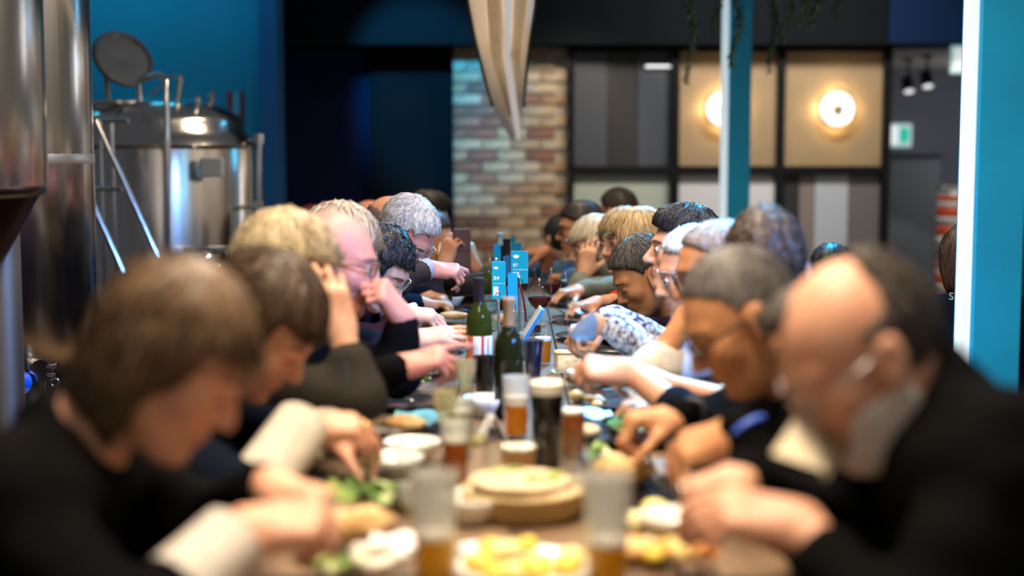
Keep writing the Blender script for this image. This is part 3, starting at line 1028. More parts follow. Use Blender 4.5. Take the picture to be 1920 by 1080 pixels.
FING = [(0.087, 0.029, (0.042, 0.026, 0.021), 0.0088), (0.091, 0.010, (0.046, 0.029, 0.022), 0.0090), (0.087, -0.009, (0.042, 0.027, 0.021), 0.0086), (0.079, -0.027, (0.033, 0.021, 0.018), 0.0076)]


def hand_caps(pose, m, fs=1.0):
    """list of (a, b, ra, rb, k) in the hand frame: x to the fingertips, z to the back of the hand, thumb at +y*m"""
    curls, (ty, tc) = POSES[pose]
    out = []
    for i, (kx, ky, segs, r) in enumerate(FING):
        r = r * fs
        out.append(((0.008, ky * 0.55 * m, -0.002), (kx, ky * m, 0.002), 0.0165, 0.0118, 0.014))
        p = V(kx, ky * m, 0.001)
        ang = 0.0
        sp = math.radians((8, 2, -4, -11)[i]) * m
        for j, L in enumerate(segs):
            ang += math.radians(curls[i][j])
            q = p + L * V(math.cos(ang) * math.cos(sp), math.cos(ang) * math.sin(sp), -math.sin(ang))
            out.append((p, q, r * (1 - 0.07 * j), r * (0.95 - 0.09 * j), 0.007 if j == 0 else 0.004))
            p = q
    p = V(0.018, 0.022 * m, -0.010)
    a0, c0 = math.radians(ty), 0.0
    for j, (L, r) in enumerate(((0.045, 0.0145), (0.034, 0.0110), (0.027, 0.0098))):
        yaw = a0 * (1 - 0.28 * j)
        dz = -math.sin(math.radians(22 + tc * j * 0.6))
        d = unit(V(math.cos(yaw), math.sin(yaw) * m, dz))
        q = p + L * d
        out.append((p, q, r * fs, r * 0.88 * fs, 0.012 if j == 0 else 0.004))
        p = q
    out.append(((0.02, 0.024 * m, -0.008), (0.06, 0.02 * m, -0.012), 0.015, 0.011, 0.015))
    out.append(((0.015, -0.018 * m, -0.006), (0.055, -0.022 * m, -0.010), 0.014, 0.011, 0.014))
    return out


# ------------------------------------------------------------------ hair
def hair_fn(style, t=0.014, rec=0.0, amp=0.0, fr=90.0, length=-0.13, opening=0.035, bangs=0.055, width=1.0, vol=0.0):
    SK, SR = (-0.013, 0, 0.032), np.array((0.098, 0.077, 0.090))

    def fn(x, y, z):
        a = np.abs(y)
        sh = style in ('short', 'fringe', 'receding')
        cap = ell(x, y, z, SK, SR + np.array((t * 0.75, t * (0.35 if sh else 1.0), t * 0.9)))
        pl = (np.interp(x, [-0.12, -0.09, -0.03, 0.0, 0.022, 0.055, 0.10], [-0.10, -0.085, -0.035, -0.008, 0.040, 0.064, 0.084]) + rec) - z
        ear = ell(x, a, z, (-0.004, 0.088, -0.004), (0.030, 0.030, 0.040))
        if style == 'short':
            if vol:
                cap = smin(cap, ell(x, y, z, (0.010, 0, 0.098), (0.080, 0.062, 0.030 + vol)), 0.03)
            d = smax(cap, pl * 0.75, 0.008)
            d = smax(d, -ear, 0.006)
        elif style == 'fringe':
            d = np.maximum(np.maximum(cap, pl * 0.75), np.maximum(z - 0.050, x - 0.020))
            d = smax(d, -ear, 0.006)
        elif style == 'receding':
            back = np.maximum(cap, pl * 0.75)
            top = np.maximum(z - 0.048, x + 0.002)
            crown = x + 0.035 + 0.25 * z
            d = np.maximum(back, np.minimum(top, crown))
            d = smin(d, ell(x, y, z, (0.034, -0.030, 0.099), (0.044, 0.042, 0.018)), 0.012)
            d = smax(d, -ear, 0.006)
        else:
            low = ell(x, y, z, (-0.014, 0, -0.030 + min(0, (length + 0.13)) * 0.5), (0.090, 0.086 * width, 0.130 - min(0, (length + 0.13)) * 0.6))
            cap = smin(cap, low, 0.03)
            face = np.maximum(opening - x, z - bangs)
            slope = np.maximum(0.010 - x, z - bangs + 1.1 * (0.10 - x))
            d = smax(cap, -smin(face, slope, 0.012), 0.008)
            d = smax(d, length - z, 0.02)
            # keep the throat free
            d = smax(d, -ell(x, y, z, (0.05, 0, -0.12), (0.09, 0.060, 0.07)), 0.01)
        if amp:
            n = np.sin(x * fr + 1.3 * np.sin(z * fr * 0.7)) * np.sin(y * fr * 1.1 + 0.7) * np.sin(z * fr * 0.9 + 0.3 * x * fr)
            n = n + 0.5 * np.sin(x * fr * 2.1 + 2) * np.sin(y * fr * 1.9) * np.sin(z * fr * 2.3 + 1)
            d = d - amp * n
        return d
    return fn


def build_hair(hs, style, strands, slen, srad, seed, curl=0.0, h=0.006, **kw):
    lo, hi = V(-0.17, -0.14, min(-0.14, kw.get('length', -0.13) - 0.03)), V(0.13, 0.14, 0.18)
    f = Field(lo, hi, h)
    x, y, z = f.grid(tuple(slice(0, n) for n in f.n))
    f.d = np.broadcast_to(hair_fn(style, **kw)(x, y, z), f.d.shape).astype(F4).copy()
    v, q = f.mesh()
    if len(v) == 0:
        return v, q, np.zeros(0)
    rng = np.random.default_rng(seed)
    col = 0.5 + 0.5 * np.sin(v[:, 1] * 160 + v[:, 0] * 70 + seed) * 0.5
    strands = int(strands * 3.2)
    srad *= 0.8
    if strands:
        gx, gy, gz = np.gradient(f.d, h)

        def samp(p):
            i = np.clip(np.round((p - f.lo) / h).astype(int), 0, f.n - 1)
            i = tuple(i.T)
            g = np.stack([gx[i], gy[i], gz[i]], 1)
            g /= np.linalg.norm(g, axis=1)[:, None] + 1e-6
            return f.d[i], g
        i = rng.integers(0, len(v), strands)
        p = v[i] + rng.normal(0, 0.002, (strands, 3))
        crown = V(-0.045, 0.0, 0.13)
        steps = 7
        path = [p.copy()]
        ph = rng.uniform(0, 6.28, strands)
        for k in range(steps):
            d, g = samp(p)
            fl = p - crown
            fl[:, 2] -= 0.05
            fl += rng.normal(0, 0.022, fl.shape)
            if curl:
                fl += curl * np.stack([np.sin(ph + k * 1.6), np.cos(ph * 1.7 + k * 1.9), np.sin(ph * 2.3 + k * 1.2)], 1)
            fl -= (fl * g).sum(1)[:, None] * g
            fl /= np.linalg.norm(fl, axis=1)[:, None] + 1e-6
            p = p + fl * slen / steps
            d, g = samp(p)
            p = p - g * (np.clip(d, -0.01, 0.01) - srad * 0.5 - (0.004 * rng.random(strands) * (k / steps)))[:, None]
            path.append(p.copy())
        path = np.stack(path, 1)
        d, g = samp(path.reshape(-1, 3))
        g = g.reshape(path.shape)
        tang = np.gradient(path, axis=1)
        tang /= np.linalg.norm(tang, axis=2)[..., None] + 1e-9
        side = np.cross(tang, g)
        side /= np.linalg.norm(side, axis=2)[..., None] + 1e-9
        rad = srad * np.linspace(1, 0.25, steps + 1)[None, :, None] * rng.uniform(0.7, 1.4, (strands, 1, 1))
        tw = rng.uniform(-0.8, 0.8, (strands, 1, 1))
        side = side * np.cos(tw) + g * np.sin(tw)
        tri = np.stack([path + side * rad, path - side * rad], 2)
        nv = tri.reshape(-1, 3)
        base = len(v)
        s_i, k_i = np.meshgrid(np.arange(strands), np.arange(steps), indexing='ij')
        I = lambda s, k, c: base + (s * (steps + 1) + k) * 2 + c
        nq = np.stack([I(s_i, k_i, 0), I(s_i, k_i, 1), I(s_i, k_i + 1, 1), I(s_i, k_i + 1, 0)], -1).reshape(-1, 4)
        v = np.concatenate([v, nv])
        q = np.concatenate([q, nq])
        col = np.concatenate([col, np.repeat(rng.random(strands), (steps + 1) * 2)])
    return v * hs, q, col


# ------------------------------------------------------------------ people
def skin_mat(name, c):
    return mat('skin_' + name, c, 0.48, spec=0.4, var=0.14, vscale=25, bump=0.10, bscale=160, sss=0.12, color2=(c[0] * 0.92, c[1] * 0.80, c[2] * 0.78))


SKIN = {'fair': (0.63, 0.35, 0.23), 'pink': (0.56, 0.24, 0.17), 'tan': (0.52, 0.25, 0.125), 'olive': (0.54, 0.275, 0.135), 'pale': (0.60, 0.36, 0.25)}
LIPC = mat('lip_skin', (0.46, 0.21, 0.165), 0.45)
SCLERA = mat('eye_white', (0.72, 0.68, 0.64), 0.25)
IRIS = mat('eye_iris', (0.03, 0.025, 0.02), 0.15)
LENS = glass_mat('spectacle_lens', (0.95, 0.97, 0.98), 0.25)
EYE_ME = MB().sphere((0, 0, 0), 0.0125, 14, 12, M=frame_z((1, 0, 0))).mesh('eye', True, SCLERA)
EYE_ME.materials.append(IRIS)
for p_ in EYE_ME.polygons:
    if p_.center.x > 0.0108:
        p_.material_index = 1


def cloth_mat(name, c, **kw):
    kw.setdefault('rough', 0.85)
    return mat('cloth_' + name, c, bump=kw.pop('bump', 0.25), bscale=kw.pop('bscale', 220), var=kw.pop('var', 0.2), vscale=kw.pop('vscale', 30), spec=kw.pop('spec', 0.03), **kw)


TROUSER = cloth_mat('dark_trousers', (0.012, 0.013, 0.018))
SHOE = mat('shoe_leather', (0.012, 0.010, 0.009), 0.4)


def ik(S, W, l1, l2, pole):
    d = W - S
    D = np.linalg.norm(d)
    if D > (l1 + l2) * 0.985:
        k = D / ((l1 + l2) * 0.985)
        l1, l2 = l1 * k, l2 * k
    u = d / D
    a = (l1 * l1 - l2 * l2 + D * D) / (2 * D)
    hh = math.sqrt(max(l1 * l1 - a * a, 0))
    p = pole - np.dot(pole, u) * u
    return S + u * a + unit(p) * hh


def person(label, y, hp, az=0.0, yaw=0.0, pitch=25.0, roll=0.0, skin='fair', hair=None, cloth=None, glasses=None, beard=None, hands=None, res=0.0068,
           lean=0.22, shoulder=0.165, sleeve=0.97, hs=1.0, fat=0.0, nose=1.0, open_eyes=False, cuff=None, collar=True, extra=None, brow=(0.05, 0.04, 0.03), bulk=1.0, ctype='jacket',
           seat=True, sc_dz=0.0, sc_back=0.0, lap=False, hic=0.0, collar_flap=None, neck_y=0.0):
    hands = hands or {}
    H = P(hp[0], hp[1], y)
    azr = math.radians(az)
    Fw, Lf = V(math.cos(azr), math.sin(azr), 0), V(-math.sin(azr), math.cos(azr), 0)
    ya = azr + math.radians(yaw)
    pr = math.radians(pitch)
    fh = V(math.cos(ya) * math.cos(pr), math.sin(ya) * math.cos(pr), -math.sin(pr))
    lh = V(-math.sin(ya), math.cos(ya), 0)
    uh = np.cross(fh, lh)
    rr = math.radians(roll)
    lh, uh = lh * math.cos(rr) + uh * math.sin(rr), uh * math.cos(rr) - lh * math.sin(rr)
    HM = np.stack([fh, lh, uh], 1)
    hl = lambda p: H + HM @ (V(p) * hs)
    skull = hl((-0.030, 0, -0.070))
    N = skull + V(0, 0, -0.070) - Fw * (0.035 + 0.0010 * pitch) + V(0, neck_y, 0)
    SC = N + V(0, 0, -0.060 + sc_dz) - Fw * (0.03 + sc_back)
    PV = V(SC[0], SC[1], 0.56) - Fw * lean
    base = V(PV[0], PV[1], 0.0)
    root = thing('person', label, 'person', tuple(base), 0, 'people in the dining hall')
    sk = skin_mat(skin, SKIN[skin])

    # arms
    arms = {}
    for side, sg in (('R', -1), ('L', 1)):
        S = SC + Lf * sg * shoulder + V(0, 0, -0.015)
        hd = hands.get(side)
        if hd is None:
            c = SC + Fw * 0.33 + Lf * sg * 0.11
            c[2] = 0.80
            if lap:
                c = PV + Fw * 0.26 + Lf * sg * 0.10
                c[2] = 0.66
            hd = dict(p=c, d=unit(Fw * 0.9 - Lf * sg * 0.45 - V(0, 0, 0.1)), n=(0, 0, 1), pose='relaxed')
        c = V(hd['p']) if 'p' in hd else P(*hd['px'])
        ex = unit(hd['d'])
        ez = V(hd['n'])
        ez = unit(ez - np.dot(ez, ex) * ex)
        ey = np.cross(ez, ex)
        Wr = c - ex * 0.075
        if 'elbow' in hd:
            E = V(hd['elbow'])
        else:
            E = ik(S, Wr, 0.285, 0.25, V(hd.get('pole', (0, 0, -1))) * 1.0 + Lf * sg * 0.45 - Fw * 0.25)
            if not lap and E[2] < 0.80 and np.dot(E - SC, Fw) > 0.10:
                E = V(E[0], E[1], 0.80)
        arms[side] = (S, E, Wr, np.stack([ex, ey, ez], 1), hd, sg)

    # skin: head, neck, shoulders, arms and hands in one surface
    pts = [H + 0.17, H - 0.17, N, SC] + [p for a in arms.values() for p in (a[0], a[1], a[2], a[2] + a[3][:, 0] * 0.2)]
    pts = np.array(pts)
    f = Field(pts.min(0) - 0.08, pts.max(0) + 0.08, res)
    f.cap(skull + uh * 0.01, N - V(0, 0, 0.02), 0.050 * (1 + fat * 6) * bulk ** 0.5, 0.058 * bulk ** 0.5, 0.03)
    f.cap(SC - Lf * 0.10 + V(0, 0, 0.0), SC + Lf * 0.10, 0.052, 0.052, 0.04)
    f.cap(N - V(0, 0, 0.02), SC - V(0, 0, 0.06) + Fw * 0.02, 0.058, 0.07, 0.04)
    f.local(H, HM, (-0.14, -0.12, -0.15), (0.15, 0.12, 0.15), head_fn(fat=fat, nose=nose), 0.02, hs)
    for side, (S, E, Wr, M, hd, sg) in arms.items():
        f.cap(SC + Lf * sg * 0.09, S, 0.05, 0.048, 0.03)
        f.cap(S, E, 0.046, 0.038, 0.02)
        f.cap(E, Wr, 0.039, 0.026, 0.012)
        f.cap(Wr, Wr + M[:, 0] * 0.02, 0.026, 0.024, 0.012)
        m = 1 if side == 'R' else -1
        for (a, b, ra, rb, k) in hand_caps(hd['pose'], m):
            f.cap(Wr + M @ V(a), Wr + M @ V(b), ra, rb, k)
    v, q = f.mesh()
    v = relax(v, q, 1, 0.35)
    me = new_mesh('body', v - base, q)
    me.materials.append(sk)
    me.materials.append(LIPC)
    loc = (v - H) @ HM / hs
    near = np.minimum(capl(loc[:, 0], np.abs(loc[:, 1]), loc[:, 2], LIP_U[0], LIP_U[1], 0.0075, 0.0055), capl(loc[:, 0], np.abs(loc[:, 1]), loc[:, 2], LIP_D[0], LIP_D[1], 0.0085, 0.006)) < 0
    if near.any():
        me.polygons.foreach_set('material_index', near[q].all(1).astype(np.int32))
    link('body', me, root)

    # face pieces
    for s_ in (-1, 1):
        if open_eyes:
            e = link('eye', EYE_ME, root)
            e.matrix_basis = Matrix.Translation(Vector(hl((0.0785, s_ * 0.031, 0.0045)) - base)) @ Matrix(HM.tolist()).to_4x4()
        mb = MB()
        mb.tube([hl((0.0890, s_ * 0.014, 0.003)) - base, hl((0.0915, s_ * 0.024, 0.0035)) - base, hl((0.0905, s_ * 0.036, 0.003)) - base, hl((0.083, s_ * 0.047, 0.0)) - base], [0.001, 0.0016, 0.0018, 0.001], 6)
        mb.build('eyelash', mat('lash', (0.03, 0.018, 0.014), 0.7), root, True)
        MB().tube([hl((0.0955, s_ * 0.012, 0.027)) - base, hl((0.0925, s_ * 0.028, 0.032)) - base, hl((0.082, s_ * 0.044, 0.030)) - base, hl((0.072, s_ * 0.052, 0.025)) - base], [0.0015, 0.0026, 0.0024, 0.001], 6).build('eyebrow', mat('brow_%d' % int(brow[0] * 1000), brow, 0.8), root, True)

    # hair
    if hair:
        hk = dict(hair)
        c1, c2 = hk.pop('c')
        hn = hk.pop('name')
        hm = mat('hair_' + hn, c1, 0.45, spec=0.35, attr='strand', color2=c2)
        hv, hq, hc = build_hair(hs, hk.pop('style'), hk.pop('n', 300), hk.pop('len', 0.06), hk.pop('rad', 0.0016), hk.pop('seed', 3), hk.pop('curl', 0.0), **hk)
        me = new_mesh('hair', hv @ HM.T + H - base, hq)
        at = me.attributes.new('strand', 'FLOAT', 'POINT')
        at.data.foreach_set('value', hc.astype(F4))
        me.materials.append(hm)
        link('hair', me, root)
    if beard:
        c1, c2, thick, upto = beard
        fb = Field(V(-0.06, -0.10, -0.15), V(0.13, 0.10, 0.02), 0.005)
        x, yy, z = fb.grid(tuple(slice(0, n) for n in fb.n))
        aa = np.abs(yy)
        d = head_fn(fat=fat, nose=nose)(x, yy, z) - thick * np.clip((-0.02 - z) / 0.04, 0.25, 1)
        d = np.maximum(d, z - (upto + 0.055 * np.clip((aa - 0.02) / 0.04, 0, 1)))
        d = np.maximum(d, -(x + 0.015))
        d = smax(d, -ell(x, yy, z, (0.10, 0, -0.060), (0.024, 0.024, 0.009)), 0.004)
        d = d - 0.0015 * np.sin(x * 300) * np.sin(yy * 330) * np.sin(z * 310)
        fb.d = np.broadcast_to(d, fb.d.shape).astype(F4).copy()
        bv, bq = fb.mesh()
        if len(bv):
            me = new_mesh('beard', (bv * hs) @ HM.T + H - base, bq)
            me.materials.append(mat('beard_%d' % int(c1[0] * 1000), c1, 0.7, var=0.5, vscale=160, color2=c2, bump=0.5, bscale=300))
            link('beard', me, root)

    # glasses
    if glasses:
        gm = mat('spectacles_' + glasses, {'black': (0.012, 0.012, 0.013), 'silver': (0.5, 0.5, 0.5), 'brown': (0.10, 0.05, 0.03)}[glasses], 0.3, 0.9 if glasses == 'silver' else 0.0)
        gr = 0.0022 if glasses != 'silver' else 0.0013
        mb = MB()
        lens = []
        for s_ in (-1, 1):
            loop = []
            for a in np.linspace(0, 2 * PI, 21)[:-1]:
                cx, cz = math.cos(a), math.sin(a)
                k = (abs(cx) ** 3.2 + abs(cz) ** 3.2) ** (-1 / 3.2)
                loop.append(hl((0.102 - 0.006 * (0.5 + 0.5 * cx * k), s_ * (0.034 + 0.023 * cx * k), 0.004 + 0.016 * cz * k)) - base)
            mb.tube(loop, gr, 6, closed=True)
            lens.append(loop)
            mb.tube([hl((0.098, s_ * 0.057, 0.012)) - base, hl((0.090, s_ * 0.072, 0.014)) - base, hl((0.04, s_ * 0.079, 0.014)) - base, hl((-0.008, s_ * 0.082, 0.016)) - base, hl((-0.026, s_ * 0.081, -0.004)) - base], gr * 1.15, 6)
        mb.tube([hl((0.103, -0.012, 0.009)) - base, hl((0.107, 0, 0.012)) - base, hl((0.103, 0.012, 0.009)) - base], gr, 6)
        go = mb.build('glasses', gm, root, True)
        for lp in lens:
            MB().add(lp, [tuple(range(len(lp)))]).build('lens', LENS, go)

    # clothing
    cm = cloth
    ch = 0.011 if res < 0.0065 else 0.015
    tor = [SC, PV, SC + Lf * 0.3, SC - Lf * 0.3] + [p for a in arms.values() for p in a[:3]]
    tor = np.array(tor)
    g = Field(tor.min(0) - 0.2, tor.max(0) + 0.14, ch)
    CH = SC * 0.55 + PV * 0.45 + Fw * 0.02 - Fw * 0.05
    g.cap(SC - Lf * (shoulder - 0.04) - V(0, 0, 0.02), SC + Lf * (shoulder - 0.04) - V(0, 0, 0.02), 0.072 * bulk, 0.072 * bulk, 0.05)
    for sg in (-1, 1):
        o = Lf * sg * 0.066 * bulk
        g.cap(SC + o - V(0, 0, 0.05), CH + o, 0.092 * bulk, 0.105 * bulk, 0.06)
        g.cap(CH + o, PV + o * 1.1, 0.105 * bulk, 0.125 * bulk, 0.06)
        g.cap(N - V(0, 0, 0.045), SC + Lf * sg * (shoulder - 0.03), 0.058, 0.062 * bulk, 0.04)
    for side, (S, E, Wr, M, hd, sg) in arms.items():
        g.cap(S - Lf * sg * 0.02, E, 0.066 * bulk, 0.053 * bulk, 0.035)
        sl = hd.get('sleeve', sleeve)
        if sl > 0.05:
            En = E + (Wr - E) * min(sl, 1.0)
            g.cap(E, En, 0.053 * bulk, 0.053 * bulk + (0.038 - 0.053 * bulk) * sl, 0.03)
    x, yy, z = g.grid(tuple(slice(0, n) for n in g.n))
    g.d -= (0.0045 * np.sin(x * 38 + 5 * np.sin(z * 9) + y) * np.sin(yy * 31 + z * 22) + 0.003 * np.sin(z * 70 + x * 22 + yy * 13)).astype(F4)
    if collar:
        nd = unit(N - skull)
        fr_ = frame_z(-nd, Fw)
        cc = N + V(0, 0, -0.012)
        ring = [cc + fr_ @ V(0.066 * math.cos(a) * 1.05, 0.066 * math.sin(a), 0.018 * -math.cos(a)) for a in np.linspace(0, 2 * PI, 17)]
        for a, b in zip(ring[:-1], ring[1:]):
            g.cap(a, b, 0.014, 0.014, 0.008)
            g.cap(a - nd * -0.02, b - nd * -0.02, 0.015, 0.015, 0.012)
            for hh in np.arange(0.018, hic + 0.001, 0.018):
                g.cap(a - nd * hh, b - nd * hh, 0.014, 0.014, 0.012)
    cv, cq = g.mesh()
    me = new_mesh(ctype, cv - base, cq)
    me.materials.append(cm)
    link(ctype, me, root)
    if cuff:
        for (side, m, t0, t1, r_) in cuff:
            S, E, Wr, M, hd, sg = arms[side]
            MB().tube([E + (Wr - E) * t0 - base, E + (Wr - E) * (t0 + t1) / 2 - base, E + (Wr - E) * t1 - base], [r_ * 1.06, r_ * 1.02, r_], 20, cap=True).build('cuff', m, root, True)
    if collar_flap:
        for poly in (((1513, 752), (1562, 830), (1546, 884), (1447, 850)), ((1572, 812), (1584, 846), (1548, 902), (1534, 876))):
            fr0 = [P(px, py, 1.76 - 0.07 * (i_ > 1)) - base for i_, (px, py) in enumerate(poly)]
            bk0 = [p + V(0.012, 0.03, 0) for p in fr0]
            MB().add(fr0 + bk0, [(0, 1, 2, 3), (7, 6, 5, 4), (0, 4, 5, 1), (1, 5, 6, 2), (2, 6, 7, 3), (3, 7, 4, 0)]).build('collar_flap', collar_flap, root)
    if extra:
        extra(root, base, arms, hl, SC, Fw, Lf, N)

    # legs under the table
    t_ = Field(V(PV[0] - 0.75, PV[1] - 0.75, 0.02), V(PV[0] + 0.75, PV[1] + 0.75, 0.75), 0.03)
    for sg in (-1, 1):
        hipp = PV + Lf * sg * 0.085 - V(0, 0, 0.02)
        kn = PV + Lf * sg * 0.10 + Fw * 0.40
        kn[2] = 0.52
        an = kn - Fw * 0.04
        an[2] = 0.09
        t_.cap(hipp, kn, 0.085, 0.062, 0.03)
        t_.cap(kn, an, 0.062, 0.045, 0.02)
        MB().sphere(an + Fw * 0.07 - V(0, 0, 0.045) - base, (0.13, 0.045, 0.045), 12, 8, M=np.stack([Fw, Lf, V(0, 0, 1)], 1)).build('shoe', SHOE, root, True)
    t_.cap(PV - Lf * 0.07 - V(0, 0, 0.02), PV + Lf * 0.07 - V(0, 0, 0.02), 0.10, 0.10, 0.05)
    lv, lq = t_.mesh()
    me = new_mesh('trousers', lv - base, lq)
    me.materials.append(TROUSER)
    link('trousers', me, root)
    if lap:
        st = thing('stool', lap, 'stool', (base[0], base[1], 0))
        MB().lathe([(0, 0.40), (0.16, 0.40), (0.17, 0.41), (0.17, 0.43), (0.16, 0.44), (0, 0.44)], 28).build('seat', BLACK, st, True)
        for k in range(4):
            a = PI / 4 + k * PI / 2
            MB().tube([(0.11 * math.cos(a), 0.11 * math.sin(a), 0.40), (0.17 * math.cos(a), 0.17 * math.sin(a), 0.0)], 0.012, 8).build('leg', BLACK, st, True)
    return root, arms, base

# ------------------------------------------------------------------ table and benches
TW, TY0, TY1, TZ = 0.41, 1.15, 7.6, 0.75
tb = thing('long_table', 'long narrow wooden plank table running away between the two rows of diners', 'table', (0, (TY0 + TY1) / 2, 0))
ty = (TY0 + TY1) / 2
WOODS = [mat('table_oak_%d' % i, c, 0.45, var=0.35, vscale=3, stretch=(10, 0.6, 10), bump=0.05) for i, c in enumerate(((0.20, 0.125, 0.072), (0.17, 0.105, 0.06), (0.225, 0.145, 0.085)))]
for k in range(6):
    x0 = -TW + k * TW / 3
    MB().box((x0 + 0.0015, TY0 - ty, TZ - 0.04), (x0 + TW / 3 - 0.0015, TY1 - ty, TZ), 0.003).build('plank', WOODS[k % 3], tb)
for yy in (1.5, 3.3, 5.3, 7.2):
    for sx in (-1, 1):
        MB().box((sx * 0.30 - 0.03, yy - ty - 0.03, 0), (sx * 0.30 + 0.03, yy - ty + 0.03, TZ - 0.04), 0.004).build('leg', BLACK, tb)
    MB().box((-0.27, yy - ty - 0.02, TZ - 0.10), (0.27, yy - ty + 0.02, TZ - 0.041)).build('cross_rail', BLACK, tb)
for sx, nm in ((-1, 'left'), (1, 'right')):
    bn = thing('bench', 'long wooden bench under the row of diners on the %s side of the table' % nm, 'bench', (sx * 0.80, ty, 0))
    for k in range(3):
        MB().box((-0.2 + k * 0.134, TY0 - ty, 0.40), (-0.2 + k * 0.134 + 0.13, TY1 - ty, 0.44), 0.003).build('plank', WOODS[k], bn)
    for yy in (1.4, 3.4, 5.4, 7.3):
        MB().box((-0.16, yy - ty - 0.025, 0), (0.16, yy - ty + 0.025, 0.40), 0.004).build('leg', BLACK, bn)

# ------------------------------------------------------------------ diners
C_BLACK = cloth_mat('black', (0.0035, 0.0035, 0.004))
C_NAVY = cloth_mat('navy', (0.005, 0.008, 0.017))
C_CREAM = cloth_mat('cream_knit', (0.60, 0.55, 0.47), bump=0.5, bscale=120)
C_GREY = cloth_mat('grey_jacket', (0.032, 0.029, 0.025))
C_BROWN = cloth_mat('brown_tweed', (0.055, 0.038, 0.028), vscale=120, var=0.4)
C_SAGE = cloth_mat('sage_jacket', (0.20, 0.22, 0.19))
C_PLUM = cloth_mat('plum', (0.020, 0.009, 0.016))
C_RED = cloth_mat('red_top', (0.55, 0.03, 0.012))
C_WHITE = cloth_mat('off_white', (0.66, 0.62, 0.56))
C_PUFF = cloth_mat('puffer', (0.02, 0.02, 0.025), rough=0.5)
C_BLUE = cloth_mat('denim', (0.05, 0.13, 0.30))
C_FLORAL = cloth_mat('floral_shirt', (0.62, 0.68, 0.80), var=0.9, vscale=70, color2=(0.05, 0.04, 0.12))
C_SLATE = cloth_mat('slate', (0.04, 0.05, 0.06))
GOLD = mat('gold', (0.9, 0.6, 0.2), 0.2, 1.0)


def band(root, base, arm, t, r, m, name, tube=0.004):
    S, E, Wr, M, hd, sg = arm
    p = Wr + M[:, 0] * t
    fr_ = frame_z(Wr - E if t <= 0 else M[:, 0])
    MB().tube([p + fr_ @ V(r * math.cos(a), r * math.sin(a), 0) - base for a in np.linspace(0, 2 * PI, 21)[:-1]], tube, 8, closed=True).build(name, m, root, True)


def hnd(px, d, n=(0, 0, 1), pose='relaxed', **k):
    return dict(px=px, d=d, n=n, pose=pose, **k)


# ---- left row, from the camera outward
def x1(root, base, arms, hl, SC, Fw, Lf, N):
    band(root, base, arms['L'], 0.09, 0.0105, GOLD, 'ring', 0.002)


person('woman nearest on the left with brown bob hair, black top and white cuff', 1.82, (322, 672), 0, -4, 36, 0, 'fair',
       dict(style='bob', name='brown_lit', c=((0.035, 0.018, 0.010), (0.20, 0.125, 0.07)), n=500, len=0.13, rad=0.0028, t=0.012, length=-0.115, opening=0.042, bangs=0.065, amp=0.003, fr=60, seed=5),
       C_BLACK, hands=dict(R=hnd((572, 978, 1.72), (0.95, 0.15, 0.10), (0, -0.5, 0.9), 'grip', sleeve=0.50, pole=(0, -0.3, -1)), L=hnd((590, 930, 1.92), (0.9, -0.35, -0.1), (0, 0.2, 1), 'pinch')),
       cuff=[('R', C_WHITE, 0.45, 0.92, 0.046)], sleeve=0.9, lean=0.16, extra=x1, ctype='top', bulk=1.04, hic=0.02, sc_dz=0.03)


def x2(root, base, arms, hl, SC, Fw, Lf, N):
    band(root, base, arms['R'], 0.105, 0.0115, GOLD, 'ring', 0.003)
    band(root, base, arms['L'], -0.005, 0.031, CHROME, 'bracelet', 0.006)


person('woman with a dark brown bob bending over her plate, cream knit sleeves', 2.50, (490, 612), 0, -14, 42, 0, 'fair',
       dict(style='bob', name='dark_brown', c=((0.022, 0.013, 0.008), (0.085, 0.052, 0.030)), n=500, len=0.12, rad=0.0022, t=0.020, length=-0.10, opening=0.040, bangs=0.062, seed=8),
       C_NAVY, cuff=[('R', C_CREAM, 0.0, 0.99, 0.050), ('L', C_CREAM, 0.0, 0.99, 0.050)], hands=dict(R=hnd((650, 800, 2.40), (0.9, 0.25, -0.10), (0, -0.3, 1), 'relaxed', pole=(0, -0.4, -1)), L=hnd((690, 835, 2.58), (0.9, -0.3, -0.2), (0, 0.2, 1), 'pinch')),
       sleeve=0.12, lean=0.18, extra=x2, ctype='top')


def x3(root, base, arms, hl, SC, Fw, Lf, N):
    band(root, base, arms['L'], -0.01, 0.031, CHROME, 'bracelet', 0.005)
    MB().sphere(hl((0.028, -0.073, -0.045)) - base, 0.008).build('earring', mat('pearl', (0.9, 0.88, 0.85), 0.2), root, True)
    S, E, Wr, M, hd, sg = arms['R']
    MB().tube([E + (Wr - E) * 0.15 + V(0.0, -0.052, 0) - base, E + (Wr - E) * 0.6 + V(0, -0.048, 0) - base], 0.004, 6).build('zip', CHROME, root, True)


person('blonde woman resting her cheek on her hand beside the bald man', 2.95, (540, 516), 0, 6, 12, 4, 'pale',
       dict(style='bob', name='blonde', c=((0.30, 0.22, 0.12), (0.58, 0.50, 0.34)), n=600, len=0.12, rad=0.0020, t=0.020, length=-0.11, opening=0.035, bangs=0.058, amp=0.003, seed=12),
       C_GREY, hands=dict(R=hnd((622, 560, 2.83), (-0.28, 0.05, 1.0), (0.25, -1, 0.1), 'cup', elbow=P(668, 742, 2.78), sleeve=0.55), L=hnd((655, 742, 2.78), (0.95, -0.2, -0.05), (0, 0, 1), 'grip')),
       sleeve=0.92, lean=0.2, extra=x3)

